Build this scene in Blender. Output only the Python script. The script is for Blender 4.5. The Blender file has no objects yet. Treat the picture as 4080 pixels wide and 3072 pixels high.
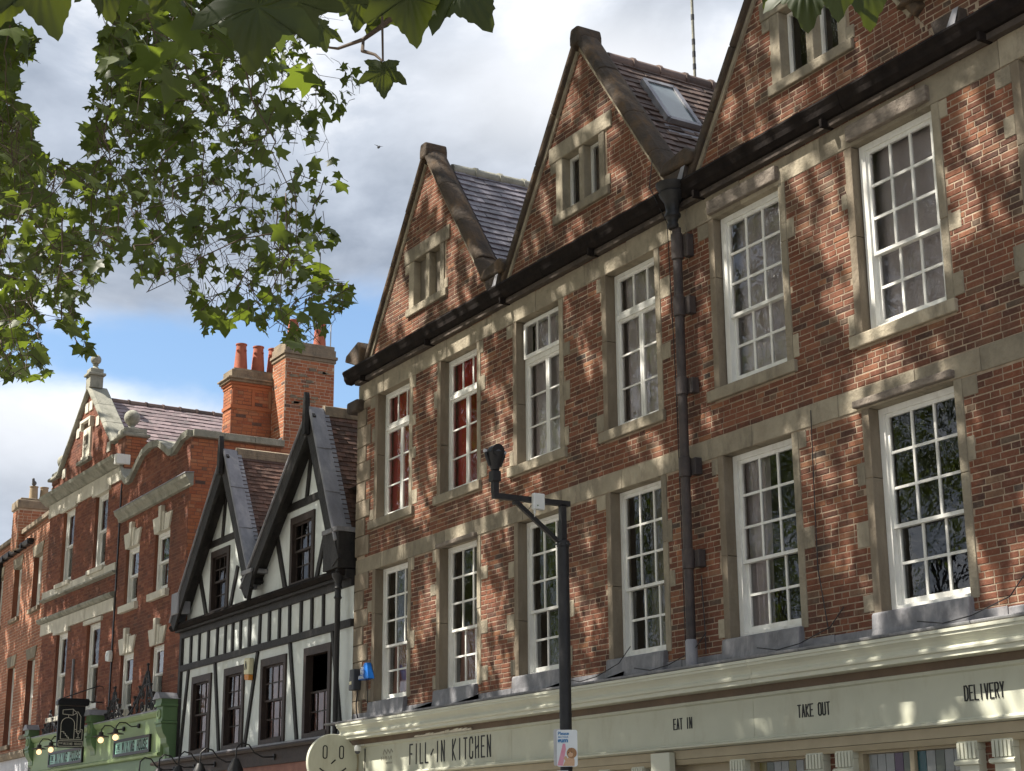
import bpy, bmesh, math, random
import numpy as np
from mathutils import Vector, Matrix
R = math.radians
rng = np.random.default_rng(7)
random.seed(7)
sc = bpy.context.scene
COL = sc.collection

# ------------------------------------------------------------------ camera
CAM = np.array([0.0, -11.5, 1.6])
FPX = 6566.774                      # focal length in pixels of a 4080 px wide picture
def cam_axes(yaw, pitch, roll):
    f = np.array([-math.cos(yaw)*math.cos(pitch), math.sin(yaw)*math.cos(pitch), math.sin(pitch)])
    r = np.cross(f, [0, 0, 1]); r /= np.linalg.norm(r); u = np.cross(r, f)
    c, s = math.cos(roll), math.sin(roll)
    return c*r+s*u, -s*r+c*u, f
CR, CU, CF = cam_axes(R(30.81278), R(15.72603), R(-0.395254))
cd = bpy.data.cameras.new('camera'); cam = bpy.data.objects.new('camera', cd); COL.objects.link(cam)
cd.sensor_width = 36; cd.lens = FPX/4080*36; cd.clip_start = 0.1; cd.clip_end = 3000
m = Matrix.Identity(4)
for i in range(3):
    m[i][0] = CR[i]; m[i][1] = CU[i]; m[i][2] = -CF[i]; m[i][3] = CAM[i]
cam.matrix_world = m
sc.camera = cam
def project(p):
    d = np.asarray(p, float) - CAM
    x, y, z = d @ CR, d @ CU, d @ CF
    z = np.where(np.abs(z) < 1e-6, 1e-6, z)
    return 2040+FPX*x/z, 1536-FPX*y/z, z
def ray_at(sx, sy, dist):
    d = CR*((sx-2040)/FPX) - CU*((sy-1536)/FPX) + CF
    return CAM + d/np.linalg.norm(d)*dist

# ------------------------------------------------------------------ light, sky, exposure
SUN = Vector((-0.287, -0.545, 0.788)).normalized()
sd = bpy.data.lights.new('sun', 'SUN'); sun = bpy.data.objects.new('sun', sd); COL.objects.link(sun)
sd.energy = 5.0; sd.angle = R(0.53); sd.color = (1.0, 0.93, 0.82)
sun.rotation_euler = SUN.to_track_quat('Z', 'Y').to_euler(); sun.location = (0, -20, 40)
sc.view_settings.view_transform = 'Standard'; sc.view_settings.look = 'None'
sc.view_settings.exposure = 1.15; sc.view_settings.gamma = 1.0
sc.view_settings.use_curve_mapping = False
W = bpy.data.worlds.new('World'); sc.world = W; W.use_nodes = True
def build_world():
    nt = W.node_tree; N = nt.nodes; L = nt.links; N.clear()
    def nd(t, **k):
        n = N.new(t)
        for a, b in k.items(): setattr(n, a, b)
        return n
    out = nd('ShaderNodeOutputWorld')
    sky = nd('ShaderNodeTexSky', sky_type='NISHITA', sun_disc=False)
    sky.sun_elevation = R(52); sky.sun_rotation = R(207.8); sky.air_density = 1.1; sky.dust_density = 0.6; sky.ozone_density = 2.0
    hs = nd('ShaderNodeHueSaturation'); hs.inputs['Saturation'].default_value = 1.05
    L.new(sky.outputs[0], hs.inputs['Color'])
    b1 = nd('ShaderNodeBackground'); b1.inputs[1].default_value = 0.085
    L.new(hs.outputs[0], b1.inputs[0])
    tc = nd('ShaderNodeTexCoord')
    # clouds lie on a layer: stretch the direction as a flat layer seen from below
    mp = nd('ShaderNodeMapping'); mp.inputs['Scale'].default_value = (1.0, 1.0, 1.9); mp.inputs['Location'].default_value = (3.1, 0.4, 0.2)
    L.new(tc.outputs['Generated'], mp.inputs[0])
    n1 = nd('ShaderNodeTexNoise'); n1.inputs['Scale'].default_value = 3.2; n1.inputs['Detail'].default_value = 9; n1.inputs['Roughness'].default_value = 0.56; n1.inputs['Distortion'].default_value = 0.35
    n2 = nd('ShaderNodeTexNoise'); n2.inputs['Scale'].default_value = 5.5; n2.inputs['Detail'].default_value = 8; n2.inputs['Roughness'].default_value = 0.55; n2.inputs['Distortion'].default_value = 0.3
    for n in (n1, n2): L.new(mp.outputs[0], n.inputs['Vector'])
    # a clear patch low in the sky at the end of the street
    def patch(sx, sy, wide, tall):
        d = ray_at(sx, sy, 1.0) - CAM
        side = np.cross(d, [0, 0, 1]); side /= np.linalg.norm(side); up = np.cross(side, d)
        sub = nd('ShaderNodeVectorMath', operation='SUBTRACT'); sub.inputs[1].default_value = d
        L.new(tc.outputs['Generated'], sub.inputs[0])
        da = nd('ShaderNodeVectorMath', operation='DOT_PRODUCT'); da.inputs[1].default_value = side/wide; L.new(sub.outputs[0], da.inputs[0])
        db = nd('ShaderNodeVectorMath', operation='DOT_PRODUCT'); db.inputs[1].default_value = up/tall; L.new(sub.outputs[0], db.inputs[0])
        a2 = nd('ShaderNodeMath', operation='MULTIPLY'); L.new(da.outputs['Value'], a2.inputs[0]); L.new(da.outputs['Value'], a2.inputs[1])
        b2 = nd('ShaderNodeMath', operation='MULTIPLY_ADD'); L.new(db.outputs['Value'], b2.inputs[0]); L.new(db.outputs['Value'], b2.inputs[1]); L.new(a2.outputs[0], b2.inputs[2])
        ex = nd('ShaderNodeMath', operation='MULTIPLY'); ex.inputs[1].default_value = -1.0; L.new(b2.outputs[0], ex.inputs[0])
        e = nd('ShaderNodeMath', operation='EXPONENT'); L.new(ex.outputs[0], e.inputs[0])
        return e
    p1 = patch(600, 1385, 0.16, 0.034)
    p2 = patch(1370, 1560, 0.05, 0.045)
    ad = nd('ShaderNodeMath', operation='ADD'); L.new(p1.outputs[0], ad.inputs[0]); L.new(p2.outputs[0], ad.inputs[1])
    sb = nd('ShaderNodeMath', operation='MULTIPLY_ADD'); sb.inputs[1].default_value = -0.42; L.new(ad.outputs[0], sb.inputs[0]); L.new(n1.outputs['Fac'], sb.inputs[2])
    cov = nd('ShaderNodeMapRange', interpolation_type='SMOOTHSTEP'); cov.inputs['From Min'].default_value = 0.14; cov.inputs['From Max'].default_value = 0.40
    L.new(sb.outputs[0], cov.inputs['Value'])
    sh = nd('ShaderNodeValToRGB'); e = sh.color_ramp.elements
    e[0].position = 0.37; e[0].color = (0.27, 0.315, 0.39, 1)
    e[1].position = 0.64; e[1].color = (0.84, 0.86, 0.90, 1)
    k = sh.color_ramp.elements.new(0.50); k.color = (0.44, 0.49, 0.575, 1)
    L.new(n2.outputs['Fac'], sh.inputs[0])
    # whiter cumulus near the horizon side of the clear patch
    p3 = patch(260, 1640, 0.2, 0.045)
    p4 = patch(2400, 330, 0.12, 0.05)
    p5 = patch(1900, 900, 0.16, 0.10)
    mx = nd('ShaderNodeMixRGB'); mx.inputs[2].default_value = (0.88, 0.89, 0.91, 1)
    s3 = nd('ShaderNodeMath', operation='MULTIPLY'); s3.inputs[1].default_value = 0.65; L.new(p3.outputs[0], s3.inputs[0])
    s4 = nd('ShaderNodeMath', operation='MULTIPLY_ADD'); s4.inputs[1].default_value = 0.75; L.new(p4.outputs[0], s4.inputs[0]); L.new(s3.outputs[0], s4.inputs[2])
    L.new(s4.outputs[0], mx.inputs[0]); L.new(sh.outputs[0], mx.inputs[1])
    b2_ = nd('ShaderNodeBackground'); b2_.inputs[1].default_value = 0.61
    L.new(mx.outputs[0], b2_.inputs[0])
    mix = nd('ShaderNodeMixShader')
    L.new(cov.outputs[0], mix.inputs[0]); L.new(b1.outputs[0], mix.inputs[1]); L.new(b2_.outputs[0], mix.inputs[2])
    L.new(mix.outputs[0], out.inputs[0])
build_world()

# ------------------------------------------------------------------ materials
MATS = {}
def M(name, c1, c2=None, scale=6.0, rough=0.8, bump=0.0, bscale=40.0, metal=0.0, stain=None, sscale=1.2, samt=0.5, zs=1.0, island=0.0, spec=0.3):
    """procedural paint / stone / metal: two tones by noise, optional stains with their own shape"""
    mt = bpy.data.materials.new(name); mt.use_nodes = True; nt = mt.node_tree; N = nt.nodes; L = nt.links
    b = N['Principled BSDF']; b.inputs['Roughness'].default_value = rough; b.inputs['Metallic'].default_value = metal
    b.inputs['Specular IOR Level'].default_value = spec
    if c2 is None: c2 = tuple(x*0.82 for x in c1)
    g = N.new('ShaderNodeNewGeometry'); mp = N.new('ShaderNodeMapping'); mp.inputs['Scale'].default_value = (1, 1, zs)
    L.new(g.outputs['Position'], mp.inputs[0])
    n = N.new('ShaderNodeTexNoise'); n.inputs['Scale'].default_value = scale; n.inputs['Detail'].default_value = 6; n.inputs['Roughness'].default_value = 0.6
    L.new(mp.outputs[0], n.inputs['Vector'])
    r = N.new('ShaderNodeMapRange'); r.inputs[1].default_value = 0.32; r.inputs[2].default_value = 0.68; L.new(n.outputs['Fac'], r.inputs[0])
    mix = N.new('ShaderNodeMixRGB'); mix.inputs[1].default_value = (*c1, 1); mix.inputs[2].default_value = (*c2, 1)
    L.new(r.outputs[0], mix.inputs[0]); col = mix.outputs[0]
    if island:
        oi = N.new('ShaderNodeObjectInfo'); ad = N.new('ShaderNodeMath'); ad.operation = 'ADD'
        L.new(g.outputs['Random Per Island'], ad.inputs[0]); L.new(oi.outputs['Random'], ad.inputs[1])
        fr = N.new('ShaderNodeMath'); fr.operation = 'FRACT'; L.new(ad.outputs[0], fr.inputs[0])
        mr = N.new('ShaderNodeMapRange'); mr.inputs[3].default_value = 1-island; mr.inputs[4].default_value = 1+island; L.new(fr.outputs[0], mr.inputs[0])
        hv = N.new('ShaderNodeHueSaturation'); L.new(mr.outputs[0], hv.inputs['Value']); L.new(col, hv.inputs['Color']); col = hv.outputs[0]
    if stain is not None:
        n2 = N.new('ShaderNodeTexNoise'); n2.inputs['Scale'].default_value = sscale; n2.inputs['Detail'].default_value = 8; n2.inputs['Roughness'].default_value = 0.68
        mp2 = N.new('ShaderNodeMapping'); mp2.inputs['Scale'].default_value = (1.6, 1.6, 0.55); mp2.inputs['Location'].default_value = (3, 7, 1)
        L.new(g.outputs['Position'], mp2.inputs[0]); L.new(mp2.outputs[0], n2.inputs['Vector'])
        r2 = N.new('ShaderNodeMapRange'); r2.inputs[1].default_value = 0.50; r2.inputs[2].default_value = 0.68; r2.inputs[4].default_value = samt; L.new(n2.outputs['Fac'], r2.inputs[0])
        mx = N.new('ShaderNodeMixRGB'); mx.inputs[2].default_value = (*stain, 1); L.new(r2.outputs[0], mx.inputs[0]); L.new(col, mx.inputs[1]); col = mx.outputs[0]
    L.new(col, b.inputs['Base Color'])
    if bump:
        n3 = N.new('ShaderNodeTexNoise'); n3.inputs['Scale'].default_value = bscale; n3.inputs['Detail'].default_value = 5; L.new(g.outputs['Position'], n3.inputs['Vector'])
        bp = N.new('ShaderNodeBump'); bp.inputs['Strength'].default_value = bump; bp.inputs['Distance'].default_value = 0.02
        L.new(n3.outputs['Fac'], bp.inputs['Height']); L.new(bp.outputs[0], b.inputs['Normal'])
    MATS[name] = mt
    return mt
def brick_mat(name, stops, grime=(0.05, 0.04, 0.035), gamt=0.5, light=(0.45, 0.38, 0.30), lamt=0.25, patch=None):
    mt = bpy.data.materials.new(name); mt.use_nodes = True; nt = mt.node_tree; N = nt.nodes; L = nt.links
    b = N['Principled BSDF']; b.inputs['Roughness'].default_value = 0.88; b.inputs['Specular IOR Level'].default_value = 0.2
    g = N.new('ShaderNodeNewGeometry'); oi = N.new('ShaderNodeObjectInfo')
    ad = N.new('ShaderNodeMath'); ad.operation = 'ADD'; L.new(g.outputs['Random Per Island'], ad.inputs[0]); L.new(oi.outputs['Random'], ad.inputs[1])
    fr = N.new('ShaderNodeMath'); fr.operation = 'FRACT'; L.new(ad.outputs[0], fr.inputs[0])
    rp = N.new('ShaderNodeValToRGB'); rp.color_ramp.interpolation = 'LINEAR'; el = rp.color_ramp.elements
    for i, (p, c) in enumerate(stops):
        e = el[i] if i < 2 else el.new(p)
        e.position = p; e.color = (*c, 1)
    L.new(fr.outputs[0], rp.inputs[0]); col = rp.outputs[0]
    def layer(col, scale, lo, hi, amt, c, loc, zs=1.0, det=6):
        mp = N.new('ShaderNodeMapping'); mp.inputs['Location'].default_value = loc; mp.inputs['Scale'].default_value = (1, 1, zs)
        L.new(g.outputs['Position'], mp.inputs[0])
        n = N.new('ShaderNodeTexNoise'); n.inputs['Scale'].default_value = scale; n.inputs['Detail'].default_value = det; n.inputs['Roughness'].default_value = 0.65; L.new(mp.outputs[0], n.inputs['Vector'])
        r = N.new('ShaderNodeMapRange'); r.inputs[1].default_value = lo; r.inputs[2].default_value = hi; r.inputs[4].default_value = amt; L.new(n.outputs['Fac'], r.inputs[0])
        mx = N.new('ShaderNodeMixRGB'); mx.inputs[2].default_value = (*c, 1); L.new(r.outputs[0], mx.inputs[0]); L.new(col, mx.inputs[1])
        return mx.outputs[0]
    if patch: col = layer(col, 1.3, 0.50, 0.62, 0.6, patch, (9, 3, 4)); col = layer(col, 2.6, 0.54, 0.66, 0.5, tuple(x*.42 for x in patch), (2, 8, 6), zs=.6)
    col = layer(col, 0.9, 0.48, 0.68, gamt, grime, (5, 1, 2))
    col = layer(col, 26.0, 0.50, 0.74, lamt, light, (1, 4, 3), det=4)
    col = layer(col, 60.0, 0.55, 0.8, 0.45, grime, (2, 2, 9), det=3)
    L.new(col, b.inputs['Base Color'])
    n3 = N.new('ShaderNodeTexNoise'); n3.inputs['Scale'].default_value = 55; n3.inputs['Detail'].default_value = 5; L.new(g.outputs['Position'], n3.inputs['Vector'])
    bp = N.new('ShaderNodeBump'); bp.inputs['Strength'].default_value = 0.5; bp.inputs['Distance'].default_value = 0.01
    L.new(n3.outputs['Fac'], bp.inputs['Height']); L.new(bp.outputs[0], b.inputs['Normal'])
    MATS[name] = mt
def glass_mat(name, tint=(0.96, 0.97, 0.97), wav=0.005, refl=1.7):
    mt = bpy.data.materials.new(name); mt.use_nodes = True; nt = mt.node_tree; N = nt.nodes; L = nt.links
    N.remove(N['Principled BSDF']); out = N['Material Output']
    tr = N.new('ShaderNodeBsdfTransparent'); tr.inputs[0].default_value = (*tint, 1)
    gl = N.new('ShaderNodeBsdfGlossy'); gl.inputs['Roughness'].default_value = 0.02; gl.inputs[0].default_value = (1, 1, 1, 1)
    fr = N.new('ShaderNodeFresnel'); fr.inputs['IOR'].default_value = 1.52
    dbl = N.new('ShaderNodeMath'); dbl.operation = 'MULTIPLY'; dbl.inputs[1].default_value = refl; L.new(fr.outputs[0], dbl.inputs[0])
    g = N.new('ShaderNodeNewGeometry')
    n = N.new('ShaderNodeTexNoise'); n.inputs['Scale'].default_value = 3.5; n.inputs['Detail'].default_value = 3; L.new(g.outputs['Position'], n.inputs['Vector'])
    bp = N.new('ShaderNodeBump'); bp.inputs['Strength'].default_value = 1.0; bp.inputs['Distance'].default_value = wav; L.new(n.outputs['Fac'], bp.inputs['Height'])
    L.new(bp.outputs[0], gl.inputs['Normal'])
    mx = N.new('ShaderNodeMixShader'); L.new(dbl.outputs[0], mx.inputs[0]); L.new(tr.outputs[0], mx.inputs[1]); L.new(gl.outputs[0], mx.inputs[2]); L.new(mx.outputs[0], out.inputs[0])
    MATS[name] = mt
def leaf_mat(name, dark, lite, trans):
    mt = bpy.data.materials.new(name); mt.use_nodes = True; nt = mt.node_tree; N = nt.nodes; L = nt.links
    N.remove(N['Principled BSDF']); out = N['Material Output']
    g = N.new('ShaderNodeNewGeometry'); oi = N.new('ShaderNodeObjectInfo')
    ad = N.new('ShaderNodeMath'); ad.operation = 'ADD'; L.new(g.outputs['Random Per Island'], ad.inputs[0]); L.new(oi.outputs['Random'], ad.inputs[1])
    fr = N.new('ShaderNodeMath'); fr.operation = 'FRACT'; L.new(ad.outputs[0], fr.inputs[0])
    rp = N.new('ShaderNodeValToRGB'); el = rp.color_ramp.elements; el[0].color = (*dark, 1); el[1].color = (*lite, 1); L.new(fr.outputs[0], rp.inputs[0])
    n = N.new('ShaderNodeTexNoise'); n.inputs['Scale'].default_value = 30; L.new(g.outputs['Position'], n.inputs['Vector'])
    hv = N.new('ShaderNodeHueSaturation'); mr = N.new('ShaderNodeMapRange'); mr.inputs[3].default_value = 0.75; mr.inputs[4].default_value = 1.25; L.new(n.outputs['Fac'], mr.inputs[0]); L.new(mr.outputs[0], hv.inputs['Value']); L.new(rp.outputs[0], hv.inputs['Color'])
    d = N.new('ShaderNodeBsdfPrincipled'); d.inputs['Roughness'].default_value = 0.5; d.inputs['Specular IOR Level'].default_value = 0.35; L.new(hv.outputs[0], d.inputs['Base Color'])
    t = N.new('ShaderNodeBsdfTranslucent'); t.inputs[0].default_value = (*trans, 1)
    mx = N.new('ShaderNodeMixShader'); mx.inputs[0].default_value = 0.34; L.new(d.outputs[0], mx.inputs[1]); L.new(t.outputs[0], mx.inputs[2]); L.new(mx.outputs[0], out.inputs[0])
    MATS[name] = mt
def emit_mat(name, c, s):
    mt = bpy.data.materials.new(name); mt.use_nodes = True; b = mt.node_tree.nodes['Principled BSDF']
    b.inputs['Base Color'].default_value = (*c, 1); b.inputs['Emission Color'].default_value = (*c, 1); b.inputs['Emission Strength'].default_value = s; MATS[name] = mt

brick_mat('brick_old', [(0.0, (0.070, 0.038, 0.030)), (0.14, (0.112, 0.049, 0.034)), (0.35, (0.150, 0.060, 0.039)), (0.64, (0.176, 0.071, 0.044)), (0.84, (0.208, 0.088, 0.053)), (0.92, (0.27, 0.125, 0.067)), (0.96, (0.19, 0.13, 0.088)), (1.0, (0.060, 0.046, 0.041))], gamt=0.5, lamt=0.14, patch=(0.215, 0.078, 0.043))
brick_mat('brick_red', [(0.0, (0.145, 0.052, 0.037)), (0.3, (0.185, 0.068, 0.044)), (0.7, (0.225, 0.084, 0.052)), (0.92, (0.27, 0.108, 0.064)), (1.0, (0.115, 0.055, 0.044))], gamt=0.55, lamt=0.12)
brick_mat('brick_orange', [(0.0, (0.29, 0.115, 0.066)), (0.4, (0.36, 0.148, 0.085)), (0.8, (0.41, 0.18, 0.105)), (1.0, (0.26, 0.12, 0.08))], gamt=0.22, lamt=0.2)
brick_mat('brick_bright', [(0.0, (0.32, 0.105, 0.056)), (0.35, (0.38, 0.135, 0.068)), (0.75, (0.44, 0.165, 0.080)), (0.93, (0.40, 0.20, 0.115)), (0.97, (0.16, 0.085, 0.065)), (1.0, (0.10, 0.07, 0.06))], gamt=0.28, lamt=0.12)
M('mortar_old', (0.42, 0.335, 0.245), (0.25, 0.195, 0.145), 5, 0.95, 0.4, 60, stain=(0.16, 0.12, 0.09), sscale=0.8, samt=0.5)
M('mortar_red', (0.25, 0.125, 0.085), (0.19, 0.09, 0.065), 8, 0.95, 0.4, 60)
M('mortar_pale', (0.55, 0.46, 0.36), (0.42, 0.32, 0.24), 6, 0.95, 0.4, 60)
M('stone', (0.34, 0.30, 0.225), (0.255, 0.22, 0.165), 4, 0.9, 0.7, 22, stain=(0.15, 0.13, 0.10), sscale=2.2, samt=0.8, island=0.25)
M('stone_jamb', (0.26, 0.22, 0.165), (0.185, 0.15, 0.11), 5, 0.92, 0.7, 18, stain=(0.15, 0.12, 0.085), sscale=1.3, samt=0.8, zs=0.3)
M('stone_coping', (0.098, 0.072, 0.052), (0.055, 0.046, 0.039), 3.5, 0.95, 1.0, 16, stain=(0.155, 0.095, 0.048), sscale=2.4, samt=0.7)
M('stone_black', (0.055, 0.045, 0.04), (0.10, 0.08, 0.065), 5, 0.95, 0.8, 24)
M('stone_grey', (0.35, 0.34, 0.285), (0.25, 0.25, 0.21), 5, 0.9, 0.5, 30, stain=(0.11, 0.11, 0.085), sscale=2.0, samt=0.75)
M('stone_pale', (0.66, 0.63, 0.54), (0.55, 0.52, 0.44), 4, 0.85, 0.25, 30, stain=(0.30, 0.28, 0.22), sscale=1.2, samt=0.5)
M('stone_chim', (0.30, 0.24, 0.17), (0.20, 0.165, 0.125), 6, 0.95, 0.6, 30, stain=(0.10, 0.09, 0.075), sscale=2, samt=0.7)
M('slate', (0.215, 0.20, 0.225), (0.15, 0.14, 0.165), 9, 0.42, 0.15, 50, island=0.28, spec=0.5)
M('tile_brown', (0.145, 0.098, 0.080), (0.10, 0.075, 0.068), 9, 0.7, 0.2, 50, island=0.4)
M('tile_purple', (0.28, 0.215, 0.215), (0.21, 0.165, 0.175), 7, 0.6, 0.2, 40, stain=(0.13, 0.13, 0.125), sscale=2.5, samt=0.6, island=0.22)
M('tile_clay', (0.155, 0.085, 0.063), (0.105, 0.066, 0.054), 10, 0.8, 0.35, 40, stain=(0.085, 0.065, 0.055), sscale=2.0, samt=0.75, island=0.4)
M('lead', (0.30, 0.30, 0.325), (0.20, 0.20, 0.225), 5, 0.5, 0.25, 14, stain=(0.42, 0.41, 0.42), sscale=2.6, samt=0.5, zs=0.4)
M('lead_dark', (0.25, 0.25, 0.265), (0.14, 0.14, 0.15), 4, 0.55, 0.5, 12, stain=(0.42, 0.40, 0.40), sscale=3.0, samt=0.55)
M('iron', (0.018, 0.018, 0.02), (0.03, 0.029, 0.03), 12, 0.45, 0.1, 40)
M('iron_old', (0.045, 0.04, 0.042), (0.085, 0.068, 0.062), 5, 0.6, 0.4, 30, stain=(0.14, 0.11, 0.10), sscale=3, samt=0.5)
M('gutter_black', (0.011, 0.009, 0.009), (0.022, 0.017, 0.015), 6, 0.85, 0.3, 30, spec=0.1)
M('white_paint', (0.80, 0.80, 0.76), (0.73, 0.73, 0.69), 6, 0.5, 0.12, 30, stain=(0.42, 0.39, 0.32), sscale=4.0, samt=0.35, zs=0.4)
M('cream_paint', (0.50, 0.51, 0.415), (0.465, 0.475, 0.385), 2.5, 0.5, 0.06, 20, stain=(0.37, 0.35, 0.26), sscale=2.4, samt=0.5)
M('cream_light', (0.57, 0.575, 0.475), (0.53, 0.535, 0.44), 3, 0.45, 0.03, 20)
M('cream_shaded', (0.42, 0.36, 0.25), (0.36, 0.31, 0.215), 3, 0.55)  # the cream darkened to tan: shade under the fascia put into the colour
M('brown_paint', (0.15, 0.105, 0.07), (0.11, 0.08, 0.055), 4, 0.6, 0.15, 20)
M('timber_grey', (0.25, 0.215, 0.18), (0.15, 0.125, 0.105), 10, 0.9, 0.7, 30, zs=3.0)
M('timber_black', (0.016, 0.015, 0.015), (0.030, 0.027, 0.026), 8, 0.6, 0.5, 24, stain=(0.075, 0.066, 0.062), sscale=3, samt=0.4)
M('timber_brown', (0.055, 0.038, 0.032), (0.035, 0.025, 0.022), 7, 0.55, 0.3, 30)
M('plaster', (0.73, 0.77, 0.75), (0.66, 0.70, 0.68), 2.5, 0.85, 0.5, 8, stain=(0.50, 0.52, 0.47), sscale=2.2, samt=0.6)
glass_mat('glass'); glass_mat('glass_old', (0.92, 0.93, 0.92), 0.008, 1.1)
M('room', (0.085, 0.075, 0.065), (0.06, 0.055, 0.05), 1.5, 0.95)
M('blank_panel', (0.20, 0.175, 0.14), (0.16, 0.14, 0.115), 5, 0.9)
M('curtain_red', (0.52, 0.05, 0.045), (0.38, 0.035, 0.032), 4, 0.9)
M('curtain_net', (0.56, 0.50, 0.51), (0.46, 0.41, 0.425), 3, 0.9)
M('curtain_brown', (0.33, 0.17, 0.135), (0.23, 0.12, 0.10), 4, 0.9)
M('fabric_pale', (0.72, 0.66, 0.66), (0.6, 0.55, 0.56), 5, 0.9)
M('terracotta', (0.42, 0.135, 0.08), (0.34, 0.105, 0.065), 8, 0.7, 0.2, 30)
M('buff_clay', (0.40, 0.31, 0.20), (0.30, 0.235, 0.16), 8, 0.85, 0.2, 30)
M('green_paint', (0.125, 0.205, 0.095), (0.11, 0.185, 0.085), 3, 0.4, 0.03, 20)
M('green_light', (0.25, 0.34, 0.16), (0.225, 0.31, 0.145), 3, 0.45, 0.03, 20)
M('teal_panel', (0.27, 0.52, 0.42), (0.24, 0.48, 0.39), 3, 0.35)
M('letter_black', (0.012, 0.012, 0.012), (0.016, 0.016, 0.018), 5, 0.4)
M('letter_grey', (0.24, 0.23, 0.19), (0.30, 0.29, 0.24), 8, 0.6)
M('sign_black', (0.013, 0.014, 0.017), (0.016, 0.017, 0.02), 5, 0.4)
M('sign_line', (0.62, 0.57, 0.50), (0.58, 0.54, 0.48), 5, 0.5)
M('sign_white', (0.74, 0.78, 0.80), (0.70, 0.74, 0.77), 4, 0.35)
M('sign_grey', (0.52, 0.53, 0.56), (0.44, 0.45, 0.48), 4, 0.5)
M('sign_blue', (0.015, 0.17, 0.42), (0.02, 0.2, 0.46), 4, 0.4)
M('alarm_blue', (0.01, 0.13, 0.50), (0.012, 0.15, 0.54), 4, 0.4)
M('print_pink', (0.72, 0.36, 0.44), (0.66, 0.26, 0.36), 30, 0.5)
M('print_fur', (0.42, 0.23, 0.115), (0.30, 0.16, 0.08), 60, 0.7)
M('print_fur_pale', (0.66, 0.44, 0.29), (0.58, 0.37, 0.23), 60, 0.7)
M('plastic_white', (0.72, 0.74, 0.72), (0.68, 0.70, 0.68), 4, 0.4)
M('plastic_yellow', (0.70, 0.66, 0.44), (0.64, 0.60, 0.40), 4, 0.45)
M('plastic_amber', (0.62, 0.25, 0.04), (0.55, 0.21, 0.03), 4, 0.4)
M('plastic_grey', (0.055, 0.06, 0.07), (0.075, 0.08, 0.09), 4, 0.5)
M('lamp_iron', (0.05, 0.04, 0.035), (0.035, 0.03, 0.028), 8, 0.45)
emit_mat('bulb', (1.0, 0.60, 0.30), 0.9)
M('bark', (0.13, 0.105, 0.075), (0.20, 0.18, 0.13), 5, 0.9, 0.6, 18)
M('twig', (0.06, 0.042, 0.03), (0.085, 0.06, 0.042), 20, 0.8)
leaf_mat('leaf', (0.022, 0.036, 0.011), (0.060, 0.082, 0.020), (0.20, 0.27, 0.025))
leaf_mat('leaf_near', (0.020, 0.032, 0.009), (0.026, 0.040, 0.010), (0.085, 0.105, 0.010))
M('asphalt', (0.052, 0.052, 0.054), (0.04, 0.04, 0.042), 14, 0.9, 0.4, 120)
M('paving', (0.30, 0.28, 0.25), (0.24, 0.225, 0.20), 3, 0.9, 0.2, 60, island=0.15)
M('kerb_stone', (0.34, 0.33, 0.31), (0.27, 0.26, 0.245), 6, 0.85, 0.2, 50)
M('paint_yellow', (0.62, 0.45, 0.05), (0.55, 0.40, 0.05), 9, 0.7)
for i, c in enumerate([(0.085, 0.10, 0.075), (0.24, 0.25, 0.24), (0.16, 0.135, 0.035), (0.07, 0.035, 0.075), (0.015, 0.075, 0.085), (0.13, 0.10, 0.05)]):
    M('leaded_%d' % i, c, tuple(x*0.8 for x in c), 9, 0.2, 0.1, 30, spec=0.5)
M('skylight_glass', (0.16, 0.20, 0.22), (0.12, 0.155, 0.17), 3, 0.12, spec=0.8)
M('feather', (0.07, 0.075, 0.085), (0.14, 0.145, 0.155), 20, 0.7)
M('rusty', (0.30, 0.13, 0.055), (0.2, 0.09, 0.045), 14, 0.9)

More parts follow.
